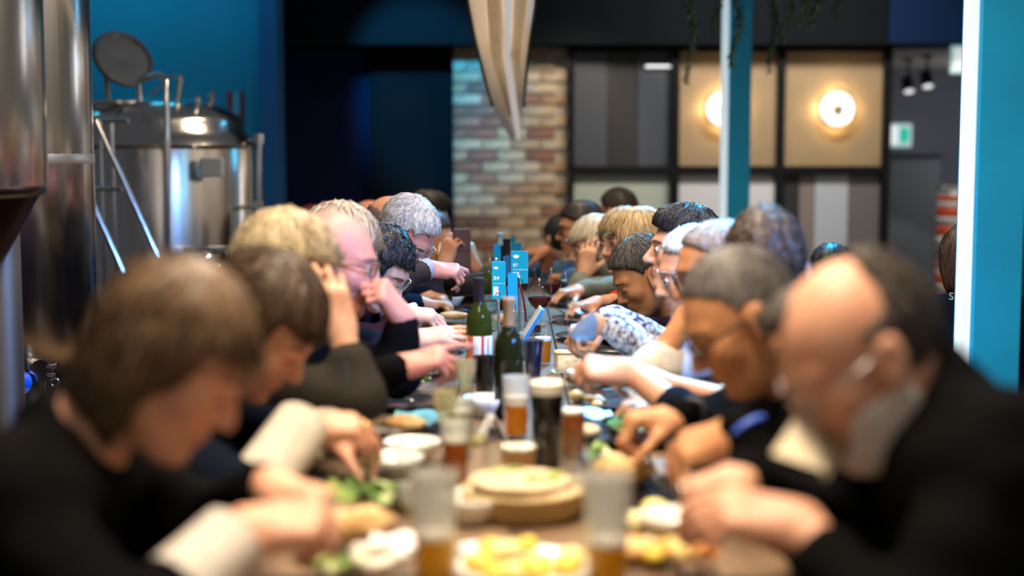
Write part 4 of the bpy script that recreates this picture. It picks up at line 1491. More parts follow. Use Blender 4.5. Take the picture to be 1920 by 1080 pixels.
person('bald man in glasses holding his fist to his mouth, black jacket', 3.32, (626, 494), 0, -2, 12, 0, 'pink',
       dict(style='fringe', name='grey_fringe', c=((0.16, 0.13, 0.11), (0.30, 0.26, 0.24)), n=150, len=0.03, rad=0.0012, t=0.006, seed=2),
       C_BLACK, glasses='brown', fat=0.006, nose=1.15, open_eyes=True, brow=(0.12, 0.09, 0.07),
       hands=dict(L=hnd((722, 552, 3.26), (-0.55, -0.35, 0.8), (0.8, -0.3, 0.3), 'grip', elbow=P(742, 700, 3.28), sleeve=0.85), R=hnd((812, 672, 3.02), (0.93, 0.15, 0.22), (-0.2, -0.4, 0.9), 'point')), lean=0.2, bulk=1.05)

person('woman with streaked light brown hair half hidden behind the bald man', 3.82, (640, 472), 0, -8, 18, 0, 'pale',
       dict(style='bob', name='streaked', c=((0.13, 0.08, 0.045), (0.55, 0.44, 0.30)), n=700, len=0.13, rad=0.0020, t=0.016, length=-0.10, opening=0.058, bangs=0.050, seed=21),
       C_NAVY, res=0.0053, hands=dict(R=hnd((826, 630, 3.72), (0.95, 0.1, 0.1), (0, -0.4, 0.9), 'flat')), sleeve=0.88, lean=0.2)

person('woman with short curly black hair and thin glasses looking down', 4.25, (708, 500), 0, -18, 40, 0, 'pale',
       dict(style='bob', name='black_curly', c=((0.006, 0.006, 0.007), (0.03, 0.03, 0.035)), n=900, len=0.06, rad=0.0022, t=0.012, length=-0.06, opening=0.045, bangs=0.066, amp=0.006, fr=120, curl=0.06, seed=31),
       C_PLUM, glasses='silver', res=0.0048, hands=dict(R=hnd((800, 592, 4.15), (0.95, 0.1, -0.15), (0, -0.3, 1), 'relaxed'), L=hnd((768, 578, 4.35), (0.8, -0.2, 0.3), (0, 0, 1), 'grip')), lean=0.2, sleeve=0.8)


def x7(root, base, arms, hl, SC, Fw, Lf, N):
    S, E, Wr, M, hd, sg = arms['R']
    u_ = unit(Wr - E)
    for k in range(4):
        MB().sphere(E + (Wr - E) * (0.50 + 0.06 * k) + V(0, -0.048, -0.012) - base, 0.006, 10, 6).build('button', BLACK, root, True)


person('grey-haired man in glasses and brown jacket pouring wine', 4.80, (762, 440), 0, -30, 46, 0, 'pink',
       dict(style='short', name='silver_wavy', c=((0.30, 0.28, 0.25), (0.72, 0.68, 0.60)), n=1300, len=0.07, rad=0.0016, t=0.016, rec=0.014, amp=0.004, fr=110, curl=0.035, seed=41),
       C_BROWN, glasses='silver', res=0.0048, nose=1.15, brow=(0.3, 0.28, 0.25),
       hands=dict(R=hnd((848, 508, 4.72), (0.97, 0.10, -0.12), (0.1, -0.45, 0.9), 'drape', elbow=P(742, 522, 4.62), sleeve=0.72), L=hnd((770, 580, 5.0), (0.9, 0, 0), (0, 0, 1), 'relaxed')),
       cuff=[('R', cloth_mat('grey_cuff', (0.36, 0.36, 0.38)), 0.70, 0.98, 0.036)], extra=x7, lean=0.18)

person('bald tanned man partly hidden behind the grey-haired man', 5.30, (733, 430), 0, 0, 28, 0, 'tan',
       dict(style='fringe', name='brown_fringe', c=((0.10, 0.06, 0.04), (0.16, 0.10, 0.07)), n=120, len=0.03, rad=0.0012, t=0.005, seed=4), C_NAVY, res=0.007)
person('person in a dark puffer jacket raising a phone to take a picture', 5.70, (802, 452), 0, 4, 8, 0, 'tan',
       dict(style='short', name='brown_short', c=((0.05, 0.03, 0.02), (0.10, 0.06, 0.04)), n=300, len=0.05, t=0.014, seed=6), C_PUFF, res=0.006,
       hands=dict(R=hnd((843, 462, 5.50), (0.30, 0.15, 1.0), (-0.6, -0.8, 0.1), 'phone', elbow=P(822, 545, 5.50), sleeve=0.75), L=hnd((882, 468, 5.60), (-0.28, 0.0, 1.0), (0.9, -0.3, 0.1), 'phone', elbow=P(875, 560, 5.75), sleeve=0.7)))
person('man with dark swept hair facing right in front of the black wall', 6.15, (800, 418), 0, -6, 10, 0, 'pink',
       dict(style='short', name='near_black', c=((0.008, 0.007, 0.007), (0.035, 0.028, 0.025)), n=400, len=0.06, t=0.018, vol=0.01, seed=9), C_SLATE, res=0.007)
person('person with dark red hair, only the crown visible behind the bald man', 7.20, (590, 436), 0, 20, 20, 0, 'fair',
       dict(style='bob', name='dark_red', c=((0.09, 0.012, 0.010), (0.18, 0.03, 0.02)), n=250, len=0.08, t=0.018, seed=10), C_NAVY, res=0.008, lean=0.1, lap='black stool under the red-haired person behind the left row')
person('pink-faced balding man low between the streaked hair and tanned bald head', 6.65, (697, 425), 0, 0, 14, 0, 'pink',
       dict(style='fringe', name='grey_fringe_far', c=((0.2, 0.17, 0.15), (0.3, 0.27, 0.25)), n=100, len=0.03, t=0.005, seed=14), C_BLUE, res=0.008)

# ---- right row
def r1(root, base, arms, hl, SC, Fw, Lf, N):
    band(root, base, arms['R'], 0.10, 0.0105, CHROME, 'ring', 0.002)


person('bearded man nearest on the right with receding dark hair and black coat', 1.76, (1612, 668), 180, 6, 38, 0, 'fair',
       dict(style='receding', name='greying_dark', c=((0.030, 0.024, 0.022), (0.13, 0.11, 0.10)), n=420, len=0.05, rad=0.0022, t=0.012, rec=0.010, seed=15),
       C_BLACK, glasses='silver', nose=1.2, fat=0.004, beard=((0.85, 0.83, 0.80), (0.55, 0.50, 0.47), 0.008, -0.088), brow=(0.2, 0.17, 0.15), bulk=1.10,
       hands=dict(L=hnd((1385, 960, 1.68), (-0.93, 0.15, 0.16), (0, -0.5, 0.9), 'relaxed', sleeve=0.70, pole=(0, -0.5, -1)), R=hnd((1310, 915, 1.88), (-0.9, -0.3, -0.15), (0, 0.2, 1), 'grip')),
       collar_flap=cloth_mat('cream_collar', (0.82, 0.72, 0.52)), lean=0.16, extra=r1, shoulder=0.175, sc_dz=0.075, hic=0.10, sc_back=-0.045)


def r2(root, base, arms, hl, SC, Fw, Lf, N):
    band(root, base, arms['R'], -0.02, 0.030, BLACK, 'watch', 0.009)
    band(root, base, arms['L'], -0.015, 0.031, mat('blue_band', (0.05, 0.12, 0.6), 0.4), 'wristband', 0.006)


person('tanned man with cropped grey hair and black glasses looking down, black jacket', 2.46, (1388, 600), 180, 6, 34, 0, 'olive',
       dict(style='short', name='grey_crop', c=((0.045, 0.042, 0.042), (0.17, 0.16, 0.155)), n=500, len=0.02, rad=0.0014, t=0.006, rec=0.026, seed=16),
       C_BLACK, glasses='black', fat=0.004, nose=1.1,
       hands=dict(R=hnd((1198, 785, 2.52), (-0.96, -0.15, 0.0), (0, 0.0, 1), 'grip'), L=hnd((1300, 838, 2.22), (-0.8, 0.3, -0.35), (-0.2, -0.5, 0.9), 'relaxed', pole=(0, -0.4, -1))), extra=r2, lean=0.18, bulk=1.04, hic=0.05, sc_dz=0.02)

person('man with thick wavy brown hair seen from behind, left of the near blue column', 2.98, (1434, 508), 180, -100, 4, 0, 'fair',
       dict(style='short', name='wavy_brown', c=((0.035, 0.022, 0.015), (0.10, 0.068, 0.048)), n=700, len=0.06, rad=0.0022, t=0.017, amp=0.004, fr=90, curl=0.03, seed=17),
       C_NAVY, hands=dict(L=hnd((1115, 692, 2.98), (-0.96, 0.1, 0.05), (0.1, -0.5, 0.8), 'pinch', sleeve=0.3)), lean=0.10)

person('man with short grey hair and glasses resting his chin on his hand, cream shirt', 3.38, (1345, 514), 180, 4, 14, 0, 'tan',
       dict(style='short', name='sandy_grey', c=((0.16, 0.13, 0.11), (0.36, 0.31, 0.27)), n=400, len=0.04, t=0.008, rec=0.025, seed=18), C_WHITE, glasses='black',
       hands=dict(R=hnd((1283, 596, 3.30), (0.5, 0.0, 0.85), (-0.85, -0.3, 0.4), 'grip', elbow=P(1222, 690, 3.26), sleeve=0.0), L=hnd((1178, 700, 3.12), (-0.92, 0.1, 0.30), (0.2, -0.6, 0.7), 'grip', sleeve=0.0)), sleeve=0.0, lean=0.2, ctype='shirt', collar=False)

person('white-haired man in a blue floral shirt reaching over his plate', 3.80, (1304, 514), 180, 4, 14, 0, 'fair',
       dict(style='short', name='white', c=((0.50, 0.50, 0.50), (0.80, 0.79, 0.77)), n=700, len=0.05, t=0.012, rec=0.02, amp=0.002, seed=19), C_FLORAL, res=0.0053, fat=0.003, open_eyes=True, brow=(0.4, 0.38, 0.36),
       hands=dict(R=hnd((1106, 604, 3.95), (-0.95, -0.10, -0.22), (-0.2, -0.2, 0.9), 'grip', elbow=P(1250, 660, 3.98)), L=hnd((1085, 622, 3.70), (-0.9, 0.15, -0.4), (-0.4, -0.2, 0.85), 'pinch', elbow=P(1230, 672, 3.68))), ctype='shirt', lean=0.2)

person('man with dark brushed-back hair looking straight across the table', 4.20, (1282, 472), 180, 2, -2, 0, 'fair',
       dict(style='short', name='dark_wavy', c=((0.012, 0.010, 0.010), (0.06, 0.05, 0.045)), n=1000, len=0.06, rad=0.0018, t=0.018, amp=0.003, fr=100, vol=0.008, curl=0.02, seed=22), C_SLATE, res=0.0053, nose=1.2, open_eyes=True, lean=0.18, hands=dict(L=hnd((1215, 640, 4.2), (-0.9, 0.2, -0.1), (0, 0, 1), 'relaxed'), R=hnd((1200, 620, 4.4), (-0.9, 0, 0), (0, 0, 1), 'relaxed')))


def r6(root, base, arms, hl, SC, Fw, Lf, N):
    MB().tube([N + Lf * -0.066 + Fw * 0.0 - base, N + Lf * -0.05 + Fw * 0.055 + V(0, 0, -0.03) - base, N + Fw * 0.09 + V(0, 0, -0.07) - base, N + Lf * 0.05 + Fw * 0.055 + V(0, 0, -0.03) - base], 0.0022, 6).build('necklace', GOLD, root, True)


person('man with straight greying black hair, head bowed, in a plum cardigan', 4.58, (1206, 518), 180, 10, 34, 0, 'olive',
       dict(style='short', name='straight_black', c=((0.010, 0.009, 0.009), (0.12, 0.115, 0.11)), n=1500, len=0.075, rad=0.0014, t=0.014, rec=0.012, seed=23), C_PLUM, res=0.0048, nose=0.9, extra=r6, lean=0.2, ctype='cardigan',
       hands=dict(L=hnd((1090, 625, 4.45), (-0.9, 0.1, -0.2), (0, -0.2, 1), 'relaxed')))
person('woman with long blonde hair in a red sleeveless top', 5.02, (1198, 460), 180, -20, 14, 0, 'fair',
       dict(style='bob', name='gold_blonde', c=((0.26, 0.17, 0.08), (0.58, 0.44, 0.26)), n=700, len=0.15, rad=0.0018, t=0.016, length=-0.17, opening=0.05, bangs=0.07, seed=24), C_RED, sleeve=0.0, collar=False, res=0.006, ctype='top',
       hands=dict(L=hnd((1140, 590, 4.95), (-0.9, 0.2, -0.1), (0, 0, 1), 'relaxed')))
person('blonde woman in clear glasses facing the camera between two other blondes', 5.48, (1168, 452), 180, 42, 10, 0, 'fair',
       dict(style='bob', name='dark_blonde', c=((0.22, 0.15, 0.08), (0.48, 0.37, 0.22)), n=500, len=0.12, rad=0.0018, t=0.014, length=-0.10, opening=0.055, bangs=0.052, seed=25), C_SAGE, glasses='silver', res=0.006, open_eyes=True, hands=dict(L=hnd((1165, 590, 5.4), (-0.9, 0.2, -0.1), (0, 0, 1), 'relaxed')))
person('pale blonde woman in a sage jacket leaning her cheek on her hand', 5.90, (1115, 464), 180, 8, 12, 0, 'fair',
       dict(style='bob', name='ash_blonde', c=((0.42, 0.35, 0.25), (0.78, 0.70, 0.56)), n=800, len=0.13, rad=0.0018, t=0.018, length=-0.13, opening=0.038, bangs=0.058, amp=0.002, seed=26), C_SAGE, res=0.0055,
       hands=dict(L=hnd((1102, 478, 5.78), (0.15, 0.0, 1.0), (-0.35, -0.9, 0.1), 'cup', elbow=P(1078, 566, 5.72), sleeve=0.72), R=hnd((1052, 552, 6.05), (-0.9, 0, 0), (0, 0, 1), 'grip')), bulk=1.15,
       cuff=[('R', cloth_mat('orange_cuff', (0.5, 0.08, 0.02)), 0.8, 0.97, 0.036)])
person('man in dark glasses stretching a bare arm across the far table', 6.42, (1088, 430), 180, 4, 8, 0, 'tan',
       dict(style='short', name='dark_far', c=((0.012, 0.01, 0.01), (0.04, 0.03, 0.028)), n=250, len=0.04, t=0.012, seed=27), C_BLUE, glasses='black', res=0.0065, sleeve=0.0,
       hands=dict(R=hnd((992, 472, 6.5), (-0.95, 0.1, -0.05), (0, -0.3, 1), 'relaxed', sleeve=0.0), L=hnd((1040, 520, 6.3), (-0.9, 0, 0), (0, 0, 1), 'grip', sleeve=0.0)), ctype='shirt')
person('dark-haired person in blue light beside the brick pier', 7.10, (1052, 452), 180, -60, 6, 0, 'fair',
       dict(style='short', name='dark_far2', c=((0.012, 0.012, 0.014), (0.04, 0.04, 0.045)), n=250, len=0.05, t=0.016, seed=28), C_BLUE, res=0.009)
person('dark-haired man sitting tall before the sage green panel', 7.45, (1157, 400), 180, -40, 4, 0, 'tan',
       dict(style='short', name='dark_far3', c=((0.02, 0.015, 0.012), (0.06, 0.045, 0.038)), n=300, len=0.05, t=0.018, seed=29), C_NAVY, res=0.008, lean=0.1)
person('person whose black-haired crown shows behind the bearded man', 5.40, (1557, 524), 90, 10, 14, 0, 'tan',
       dict(style='short', name='black_far', c=((0.006, 0.006, 0.006), (0.02, 0.02, 0.02)), n=250, len=0.05, t=0.018, seed=30), C_BLACK, res=0.008, lean=0.06, lap='black stool under the black-haired person behind the bearded man')


def r15(root, base, arms, hl, SC, Fw, Lf, N):
    p = P(1779, 562, SC[1] - 0.104) - base
    text_obj('lettering', 'S', 0.035, mat('shirt_print', (0.7, 0.75, 0.8), 0.7), root, tuple(p), (PI / 2, 0, 0))


person('woman with long brown hair in navy, half hidden by the near blue column', 4.95, (1812, 490), 90, 0, 8, 0, 'fair',
       dict(style='bob', name='long_brown', c=((0.02, 0.013, 0.010), (0.12, 0.07, 0.045)), n=500, len=0.16, rad=0.0018, t=0.014, length=-0.105, opening=0.045, bangs=0.06, seed=33), C_NAVY, res=0.008, lean=0.05, extra=r15, ctype='top', sc_dz=0.02, bulk=1.05, lap='black stool under the long-haired woman behind the near blue column')

# ------------------------------------------------------------------ things on the table
GL = glass_mat('clear_glass')
GREENGL = liquid_mat('green_bottle_glass', (0.10, 0.13, 0.02), 0.45)
DARKGL = liquid_mat('dark_bottle_glass', (0.035, 0.045, 0.015), 0.3)
FOAM = mat('beer_foam', (0.86, 0.80, 0.70), 0.8, bump=0.3, bscale=200)
LACE = mat('foam_lacing', (0.82, 0.82, 0.80), 0.8, alpha=0.5)
PLATE_B = mat('black_glaze', (0.012, 0.012, 0.014), 0.18, coat=0.3)
PLATE_W = mat('white_glaze', (0.78, 0.77, 0.74), 0.2, coat=0.3)
T = lambda px, y: ((px - 960) * y / FPX, y, TZ)


def cup_prof(rb, rt, h, th=0.0018, fl=0.008):
    return [(0, 0.0005), (rb * 0.95, 0.0005), (rb, 0.003), (rb + (rt - rb) * 0.006 / h, 0.006), (rt - (rt - rb) * 0.004 / h, h - 0.004), (rt, h - 0.001), (rt - th * 0.5, h), (rt - th, h - 0.001), (rt - th - (rt - rb) * 0.004 / h, h - 0.004), (rb - th + (rt - rb) * 0.01 / h, fl + 0.004), (rb - th, fl), (0, fl)]


def drink(o, rb, rt, h, level, m, foam=0.0, lace=0.0, th=0.0022, fl=0.0085, foam_m=None, name='beer'):
    r = lambda z: rb + (rt - rb) * z / h - th - 0.0004
    z1 = level
    if level > fl + 0.002:
        MB().lathe([(0, fl), (r(fl) * 0.98, fl), (r(z1), z1), (0, z1)], 28).build(name, m, o, True)
        o.children[-1].data.set_sharp_from_angle(angle=0.7)
    if foam:
        MB().lathe([(0, z1 + 0.0004), (r(z1), z1 + 0.0004), (r(z1 + foam) * 0.99, z1 + foam * 0.92), (r(z1 + foam) * 0.9, z1 + foam), (0, z1 + foam * 0.96)], 28).build('foam', foam_m or FOAM, o, True)
    if lace:
        a, b = z1 + foam, min(z1 + foam + lace, h - 0.004)
        MB().lathe([(r(a), a), (r(b), b), (r(b) - 0.0012, b), (r(a) - 0.0012, a)], 28).build('foam_lacing', LACE, o, True)


def beer_glass(px, y, label, level, bm, foam=0.012, lace=0.0, rb=0.027, rt=0.037, h=0.17, foam_m=None, cat='glass', grp='drinking glasses on the table', dname='beer'):
    g = thing('beer_glass', label, cat, T(px, y), 0, grp)
    MB().lathe(cup_prof(rb, rt, h), 32).build('glass', GL, g, True)
    drink(g, rb, rt, h, level, bm, foam, lace, foam_m=foam_m, name=dname)
    return g


GOLDB, LAGER, AMBER = liquid_mat('golden_lager', (0.85, 0.55, 0.03), 0.22), liquid_mat('orange_ale', (0.88, 0.36, 0.015), 0.2), liquid_mat('amber_ale', (0.62, 0.21, 0.02), 0.25)
STOUT = mat('stout', (0.003, 0.002, 0.002), 0.5, spec=0.1)
RED = liquid_mat('red_wine', (0.16, 0.012, 0.015), 0.2)
WATER = liquid_mat('pale_drink', (0.80, 0.75, 0.55), 0.6)
PEACH = liquid_mat('peach_drink', (0.90, 0.55, 0.26), 0.3)
COLA = liquid_mat('cola', (0.03, 0.012, 0.010), 0.1)
beer_glass(812, 1.96, 'nearest beer glass on the left, frosted with foam above a little golden beer', 0.062, GOLDB, 0.008, 0.085)
beer_glass(1142, 1.94, 'nearest beer glass on the right, foam-streaked with golden beer at the bottom', 0.058, GOLDB, 0.008, 0.09, 0.027, 0.038)
beer_glass(1026, 2.64, 'full glass of black stout with a cream head', 0.152, STOUT, 0.022, 0, 0.026, 0.036, 0.177, dname='stout')
beer_glass(968, 2.97, 'half-drunk orange ale glass, left of the pair behind the stout', 0.072, LAGER, 0.020, 0.04, 0.026, 0.033, 0.16)
beer_glass(1023, 2.90, 'half-drunk orange ale glass, right of the pair behind the stout', 0.068, LAGER, 0.016, 0.03, 0.027, 0.035, 0.16)
beer_glass(1018, 4.02, 'small glass of orange ale in the middle distance beside the white bread', 0.070, LAGER, 0.010, 0.0, 0.023, 0.029, 0.118)
beer_glass(1072, 2.78, 'amber ale glass half hidden behind the stout', 0.09, AMBER, 0.006, 0.0, 0.025, 0.034, 0.15)
beer_glass(852, 2.52, 'tall glass of amber beer left of the centre line', 0.085, AMBER, 0.006, 0.03, 0.022, 0.030, 0.17)
beer_glass(700, 2.18, 'empty clear tumbler beside the near salad plate', 0.0, WATER, 0, 0, 0.030, 0.036, 0.13)
beer_glass(940, 2.46, 'clear tumbler with a pale drink left of the stout', 0.05, WATER, 0, 0, 0.030, 0.035, 0.10, dname='drink')
beer_glass(972, 2.55, 'tumbler of peach juice touching the stout glass', 0.065, PEACH, 0.006, 0, 0.030, 0.036, 0.09, dname='juice')
beer_glass(908, 3.50, 'tapered glass of dark cola in front of the orange-labelled bottle', 0.10, COLA, 0, 0, 0.022, 0.034, 0.125, dname='cola')
beer_glass(1000, 3.72, 'dark blue tapered glass between the tan-topped bottle and the small ale', 0.11, mat('blue_black_drink', (0.004, 0.006, 0.03), 0.15), 0, 0, 0.020, 0.030, 0.125, dname='drink')
beer_glass(884, 4.45, 'small water glass behind the orange-labelled bottle', 0.03, WATER, 0, 0, 0.026, 0.03, 0.09, dname='water')
beer_glass(1050, 2.50, 'empty clear glass just right of the stout', 0.0, WATER, 0, 0, 0.028, 0.034, 0.12)
beer_glass(890, 2.90, 'clear glass left of the white tent card', 0.02, WATER, 0, 0, 0.028, 0.033, 0.12, dname='water')
beer_glass(1000, 4.70, 'clear tumbler under the poured wine stream', 0.03, RED, 0, 0, 0.028, 0.032, 0.10, dname='wine')
beer_glass(1046, 4.25, 'clear tumbler near the man in the plum cardigan', 0.0, WATER, 0, 0, 0.028, 0.032, 0.10)

beer_glass(982, 4.38, 'clear tumbler directly behind the dark blue glass', 0.02, WATER, 0, 0, 0.026, 0.031, 0.11, dname='water')
beer_glass(918, 4.80, 'clear tumbler just left of the B4 card stand', 0.03, WATER, 0, 0, 0.026, 0.031, 0.11, dname='water')
beer_glass(862, 2.78, 'tall pale drink glass between the two flutes', 0.09, WATER, 0.006, 0.02, 0.024, 0.031, 0.15, dname='drink')
beer_glass(1100, 2.34, 'half-empty clear glass behind the near right beer', 0.03, WATER, 0, 0.03, 0.028, 0.034, 0.13, dname='water')
beer_glass(775, 2.34, 'clear glass behind the near left beer', 0.02, WATER, 0, 0.03, 0.028, 0.034, 0.12, dname='water')


def stem_glass(pos, label, kind='wine', wine=0.0, wm=None, tilt=None, s=1.0, rz=0):
    g = thing('wine_glass' if kind == 'wine' else 'champagne_flute', label, 'glass', pos, rz, 'stemmed glasses on the table')
    if kind == 'wine':
        prof = [(0, 0.001), (0.034, 0.001), (0.034, 0.003), (0.008, 0.007), (0.0038, 0.014), (0.0036, 0.085), (0.008, 0.092), (0.030, 0.112), (0.040, 0.140), (0.0395, 0.165), (0.032, 0.205), (0.031, 0.2055), (0.0382, 0.165), (0.0385, 0.140), (0.028, 0.114), (0.006, 0.096), (0, 0.096)]
        wp = [(0, 0.097), (0.006, 0.097), (0.0275, 0.115), (0.0365, 0.132), (0.0375, 0.140), (0, 0.140)]
    else:
        prof = [(0, 0.001), (0.030, 0.001), (0.030, 0.003), (0.006, 0.006), (0.0035, 0.012), (0.0035, 0.075), (0.012, 0.095), (0.024, 0.14), (0.026, 0.20), (0.0255, 0.201), (0.0225, 0.14), (0.010, 0.097), (0, 0.093)]
        wp = [(0, 0.095), (0.010, 0.098), (0.0215, 0.138), (0.0225, 0.16), (0, 0.16)]
    MB().lathe([(r * s, z * s) for r, z in prof], 28).build('glass', GL, g, True)
    if wine:
        MB().lathe([(r * s, z * s) for r, z in wp], 24).build('wine', wm or RED, g, True)
    if tilt:
        g.rotation_euler = tilt
    return g


stem_glass(T(872, 3.02), 'champagne flute left of the card stands', 'flute', 1, WATER)
stem_glass(T(832, 2.62), 'champagne flute nearest the long bread roll', 'flute', 1, WATER)
stem_glass(T(1012, 4.55), 'wine glass with dark dregs right of the tilted menu', 'wine', 1)
stem_glass(T(1034, 5.05), 'second wine glass behind the tilted menu', 'wine', 1)
stem_glass(T(894, 3.78), 'wine glass with a little red wine before the orange-labelled bottle', 'wine', 1, s=0.85)
stem_glass(T(985, 5.20), 'empty wine glass receiving the poured wine', 'wine', 1)
stem_glass(T(1060, 5.60), 'far empty wine glass near the sage jacket', 'wine', 0)
stem_glass(T(918, 5.60), 'far wine glass below the raised phone', 'wine', 0)
p_ = P(1168, 690, 3.20)
stem_glass(tuple(p_), 'tilted balloon wine glass catching blue light in a raised hand', 'wine', 1, liquid_mat('blue_lit_drink', (0.40, 0.50, 0.62), 0.65), (0.1, -0.75, 0.0), 1.0)  # blue light is painted into the drink colour


BOT = [(0, 0.002), (0.033, 0.002), (0.037, 0.006), (0.037, 0.175), (0.034, 0.195), (0.022, 0.215), (0.0145, 0.232), (0.0140, 0.285), (0.0155, 0.287), (0.0155, 0.297), (0.012, 0.298), (0.0, 0.298)]


def bottle(name, label, pos, gm, cap_m, cap_z, label_m=None, lz=(0.05, 0.14), M=None, stripes=None, cork=True):
    b = thing(name, label, 'bottle', pos, 0, 'wine bottles')
    A = np.eye(3) if M is None else M
    if M is None:
        A = A * 0.92
    MB().lathe(BOT, 32, M=A).build('bottle_glass', gm, b, True)
    MB().lathe([(0, 0.008), (0.030, 0.008), (0.034, 0.012), (0.034, 0.13), (0, 0.13)], 24, M=A).build('wine', mat('wine_dark', (0.02, 0.005, 0.006), 0.2), b, True)
    if cap_m:
        MB().lathe([(0.0148, cap_z), (0.0152, cap_z + 0.004), (0.0152, 0.286), (0.0166, 0.287), (0.0166, 0.299), (0, 0.3)], 24, M=A).build('capsule', cap_m, b, True)
    if label_m:
        MB().lathe([(0.0372, lz[0]), (0.0376, lz[0] + 0.001), (0.0376, lz[1] - 0.001), (0.0372, lz[1])], 32, M=A).build('label', label_m, b, True)
    if stripes:
        for (a0, a1, z0, z1, m) in stripes:
            mb = MB()
            aa = np.linspace(a0, a1, 7)
            v = [V(0.0379 * math.cos(t), 0.0379 * math.sin(t), z) @ A.T for z in (z0, z1) for t in aa]
            mb.add(v, [(i, i + 1, 8 + i, 7 + i) for i in range(6)])
            mb.build('label_print', m, b, True)
    return b


bottle('wine_bottle', 'green wine bottle with black capsule and orange striped label', T(898, 3.72), GREENGL, mat('black_capsule', (0.012, 0.012, 0.02), 0.4), 0.225, mat('label_white', (0.72, 0.70, 0.66), 0.6), (0.03, 0.135), None,
       [(-2.6, -2.0, 0.03, 0.135, mat('label_orange', (0.75, 0.13, 0.04), 0.6)), (-1.4, -1.15, 0.03, 0.135, mat('label_red', (0.5, 0.05, 0.03), 0.6)), (-0.9, -0.75, 0.07, 0.13, mat('label_blue', (0.1, 0.25, 0.5), 0.6))])
bottle('wine_bottle', 'dark wine bottle with a tall tan capsule in the table centre', T(954, 3.20), DARKGL, mat('tan_capsule', (0.42, 0.25, 0.12), 0.45), 0.205)
bottle('wine_bottle', 'far dark wine bottle with a pale top behind the blue cards', T(938, 5.85), DARKGL, mat('pale_capsule', (0.45, 0.62, 0.75), 0.4), 0.245)
bottle('wine_bottle', 'far dark wine bottle between the blue cards', T(950, 5.45), DARKGL, mat('black_capsule', (0.012, 0.012, 0.02), 0.4), 0.235)
# bottle being poured, neck to the right
b0, b1 = P(850, 536, 4.80), P(970, 527, 4.62)
dirb = unit(b1 - b0)
LBW = mat('back_label_white', (0.7, 0.7, 0.68), 0.6)
pb = bottle('wine_bottle', 'green wine bottle held sideways and pouring red wine', tuple(b1 - dirb * 0.30), GREENGL, None, 0.22, mat('label_black', (0.012, 0.012, 0.013), 0.5), (0.02, 0.165), frame_z(dirb, (0, 0, 1)))
MBc = frame_z(dirb, (0, 0, 1))
for k in range(18):
    t0 = 0.035 + k * 0.0042
    aa = np.linspace(-0.35, 0.25, 5) + 3.6 + 0.9
    w_ = (0.0012, 0.0022)[k % 2]
    MB().add([MBc @ V(0.0381 * math.cos(t), 0.0381 * math.sin(t), z) for z in (t0, t0 + w_) for t in aa], [(i, i + 1, 6 + i, 5 + i) for i in range(4)]).build('barcode_line', LBW, pb)
st_ = [b1 + V(0.002, 0, -0.004), b1 + V(0.012, 0.0, -0.025), b1 + V(0.020, 0, -0.06), b1 + V(0.026, 0, -0.10), b1 + V(0.029, 0, -0.135)]
tag(MB().tube(st_, [0.004, 0.0032, 0.003, 0.0035, 0.004], 8).build('wine_stream', mat('wine_stream_red', (0.17, 0.010, 0.012), 0.1), None, True), 'thin red wine stream falling from the tilted bottle', 'wine')

# table number cards on clip stands
CARD = mat('card_cyan', (0.004, 0.30, 0.38), 0.5, spec=0.2)
CARD_B = mat('card_blue', (0.004, 0.26, 0.52), 0.5, spec=0.2)
WHITE = mat('print_white', (0.85, 0.88, 0.88), 0.6)


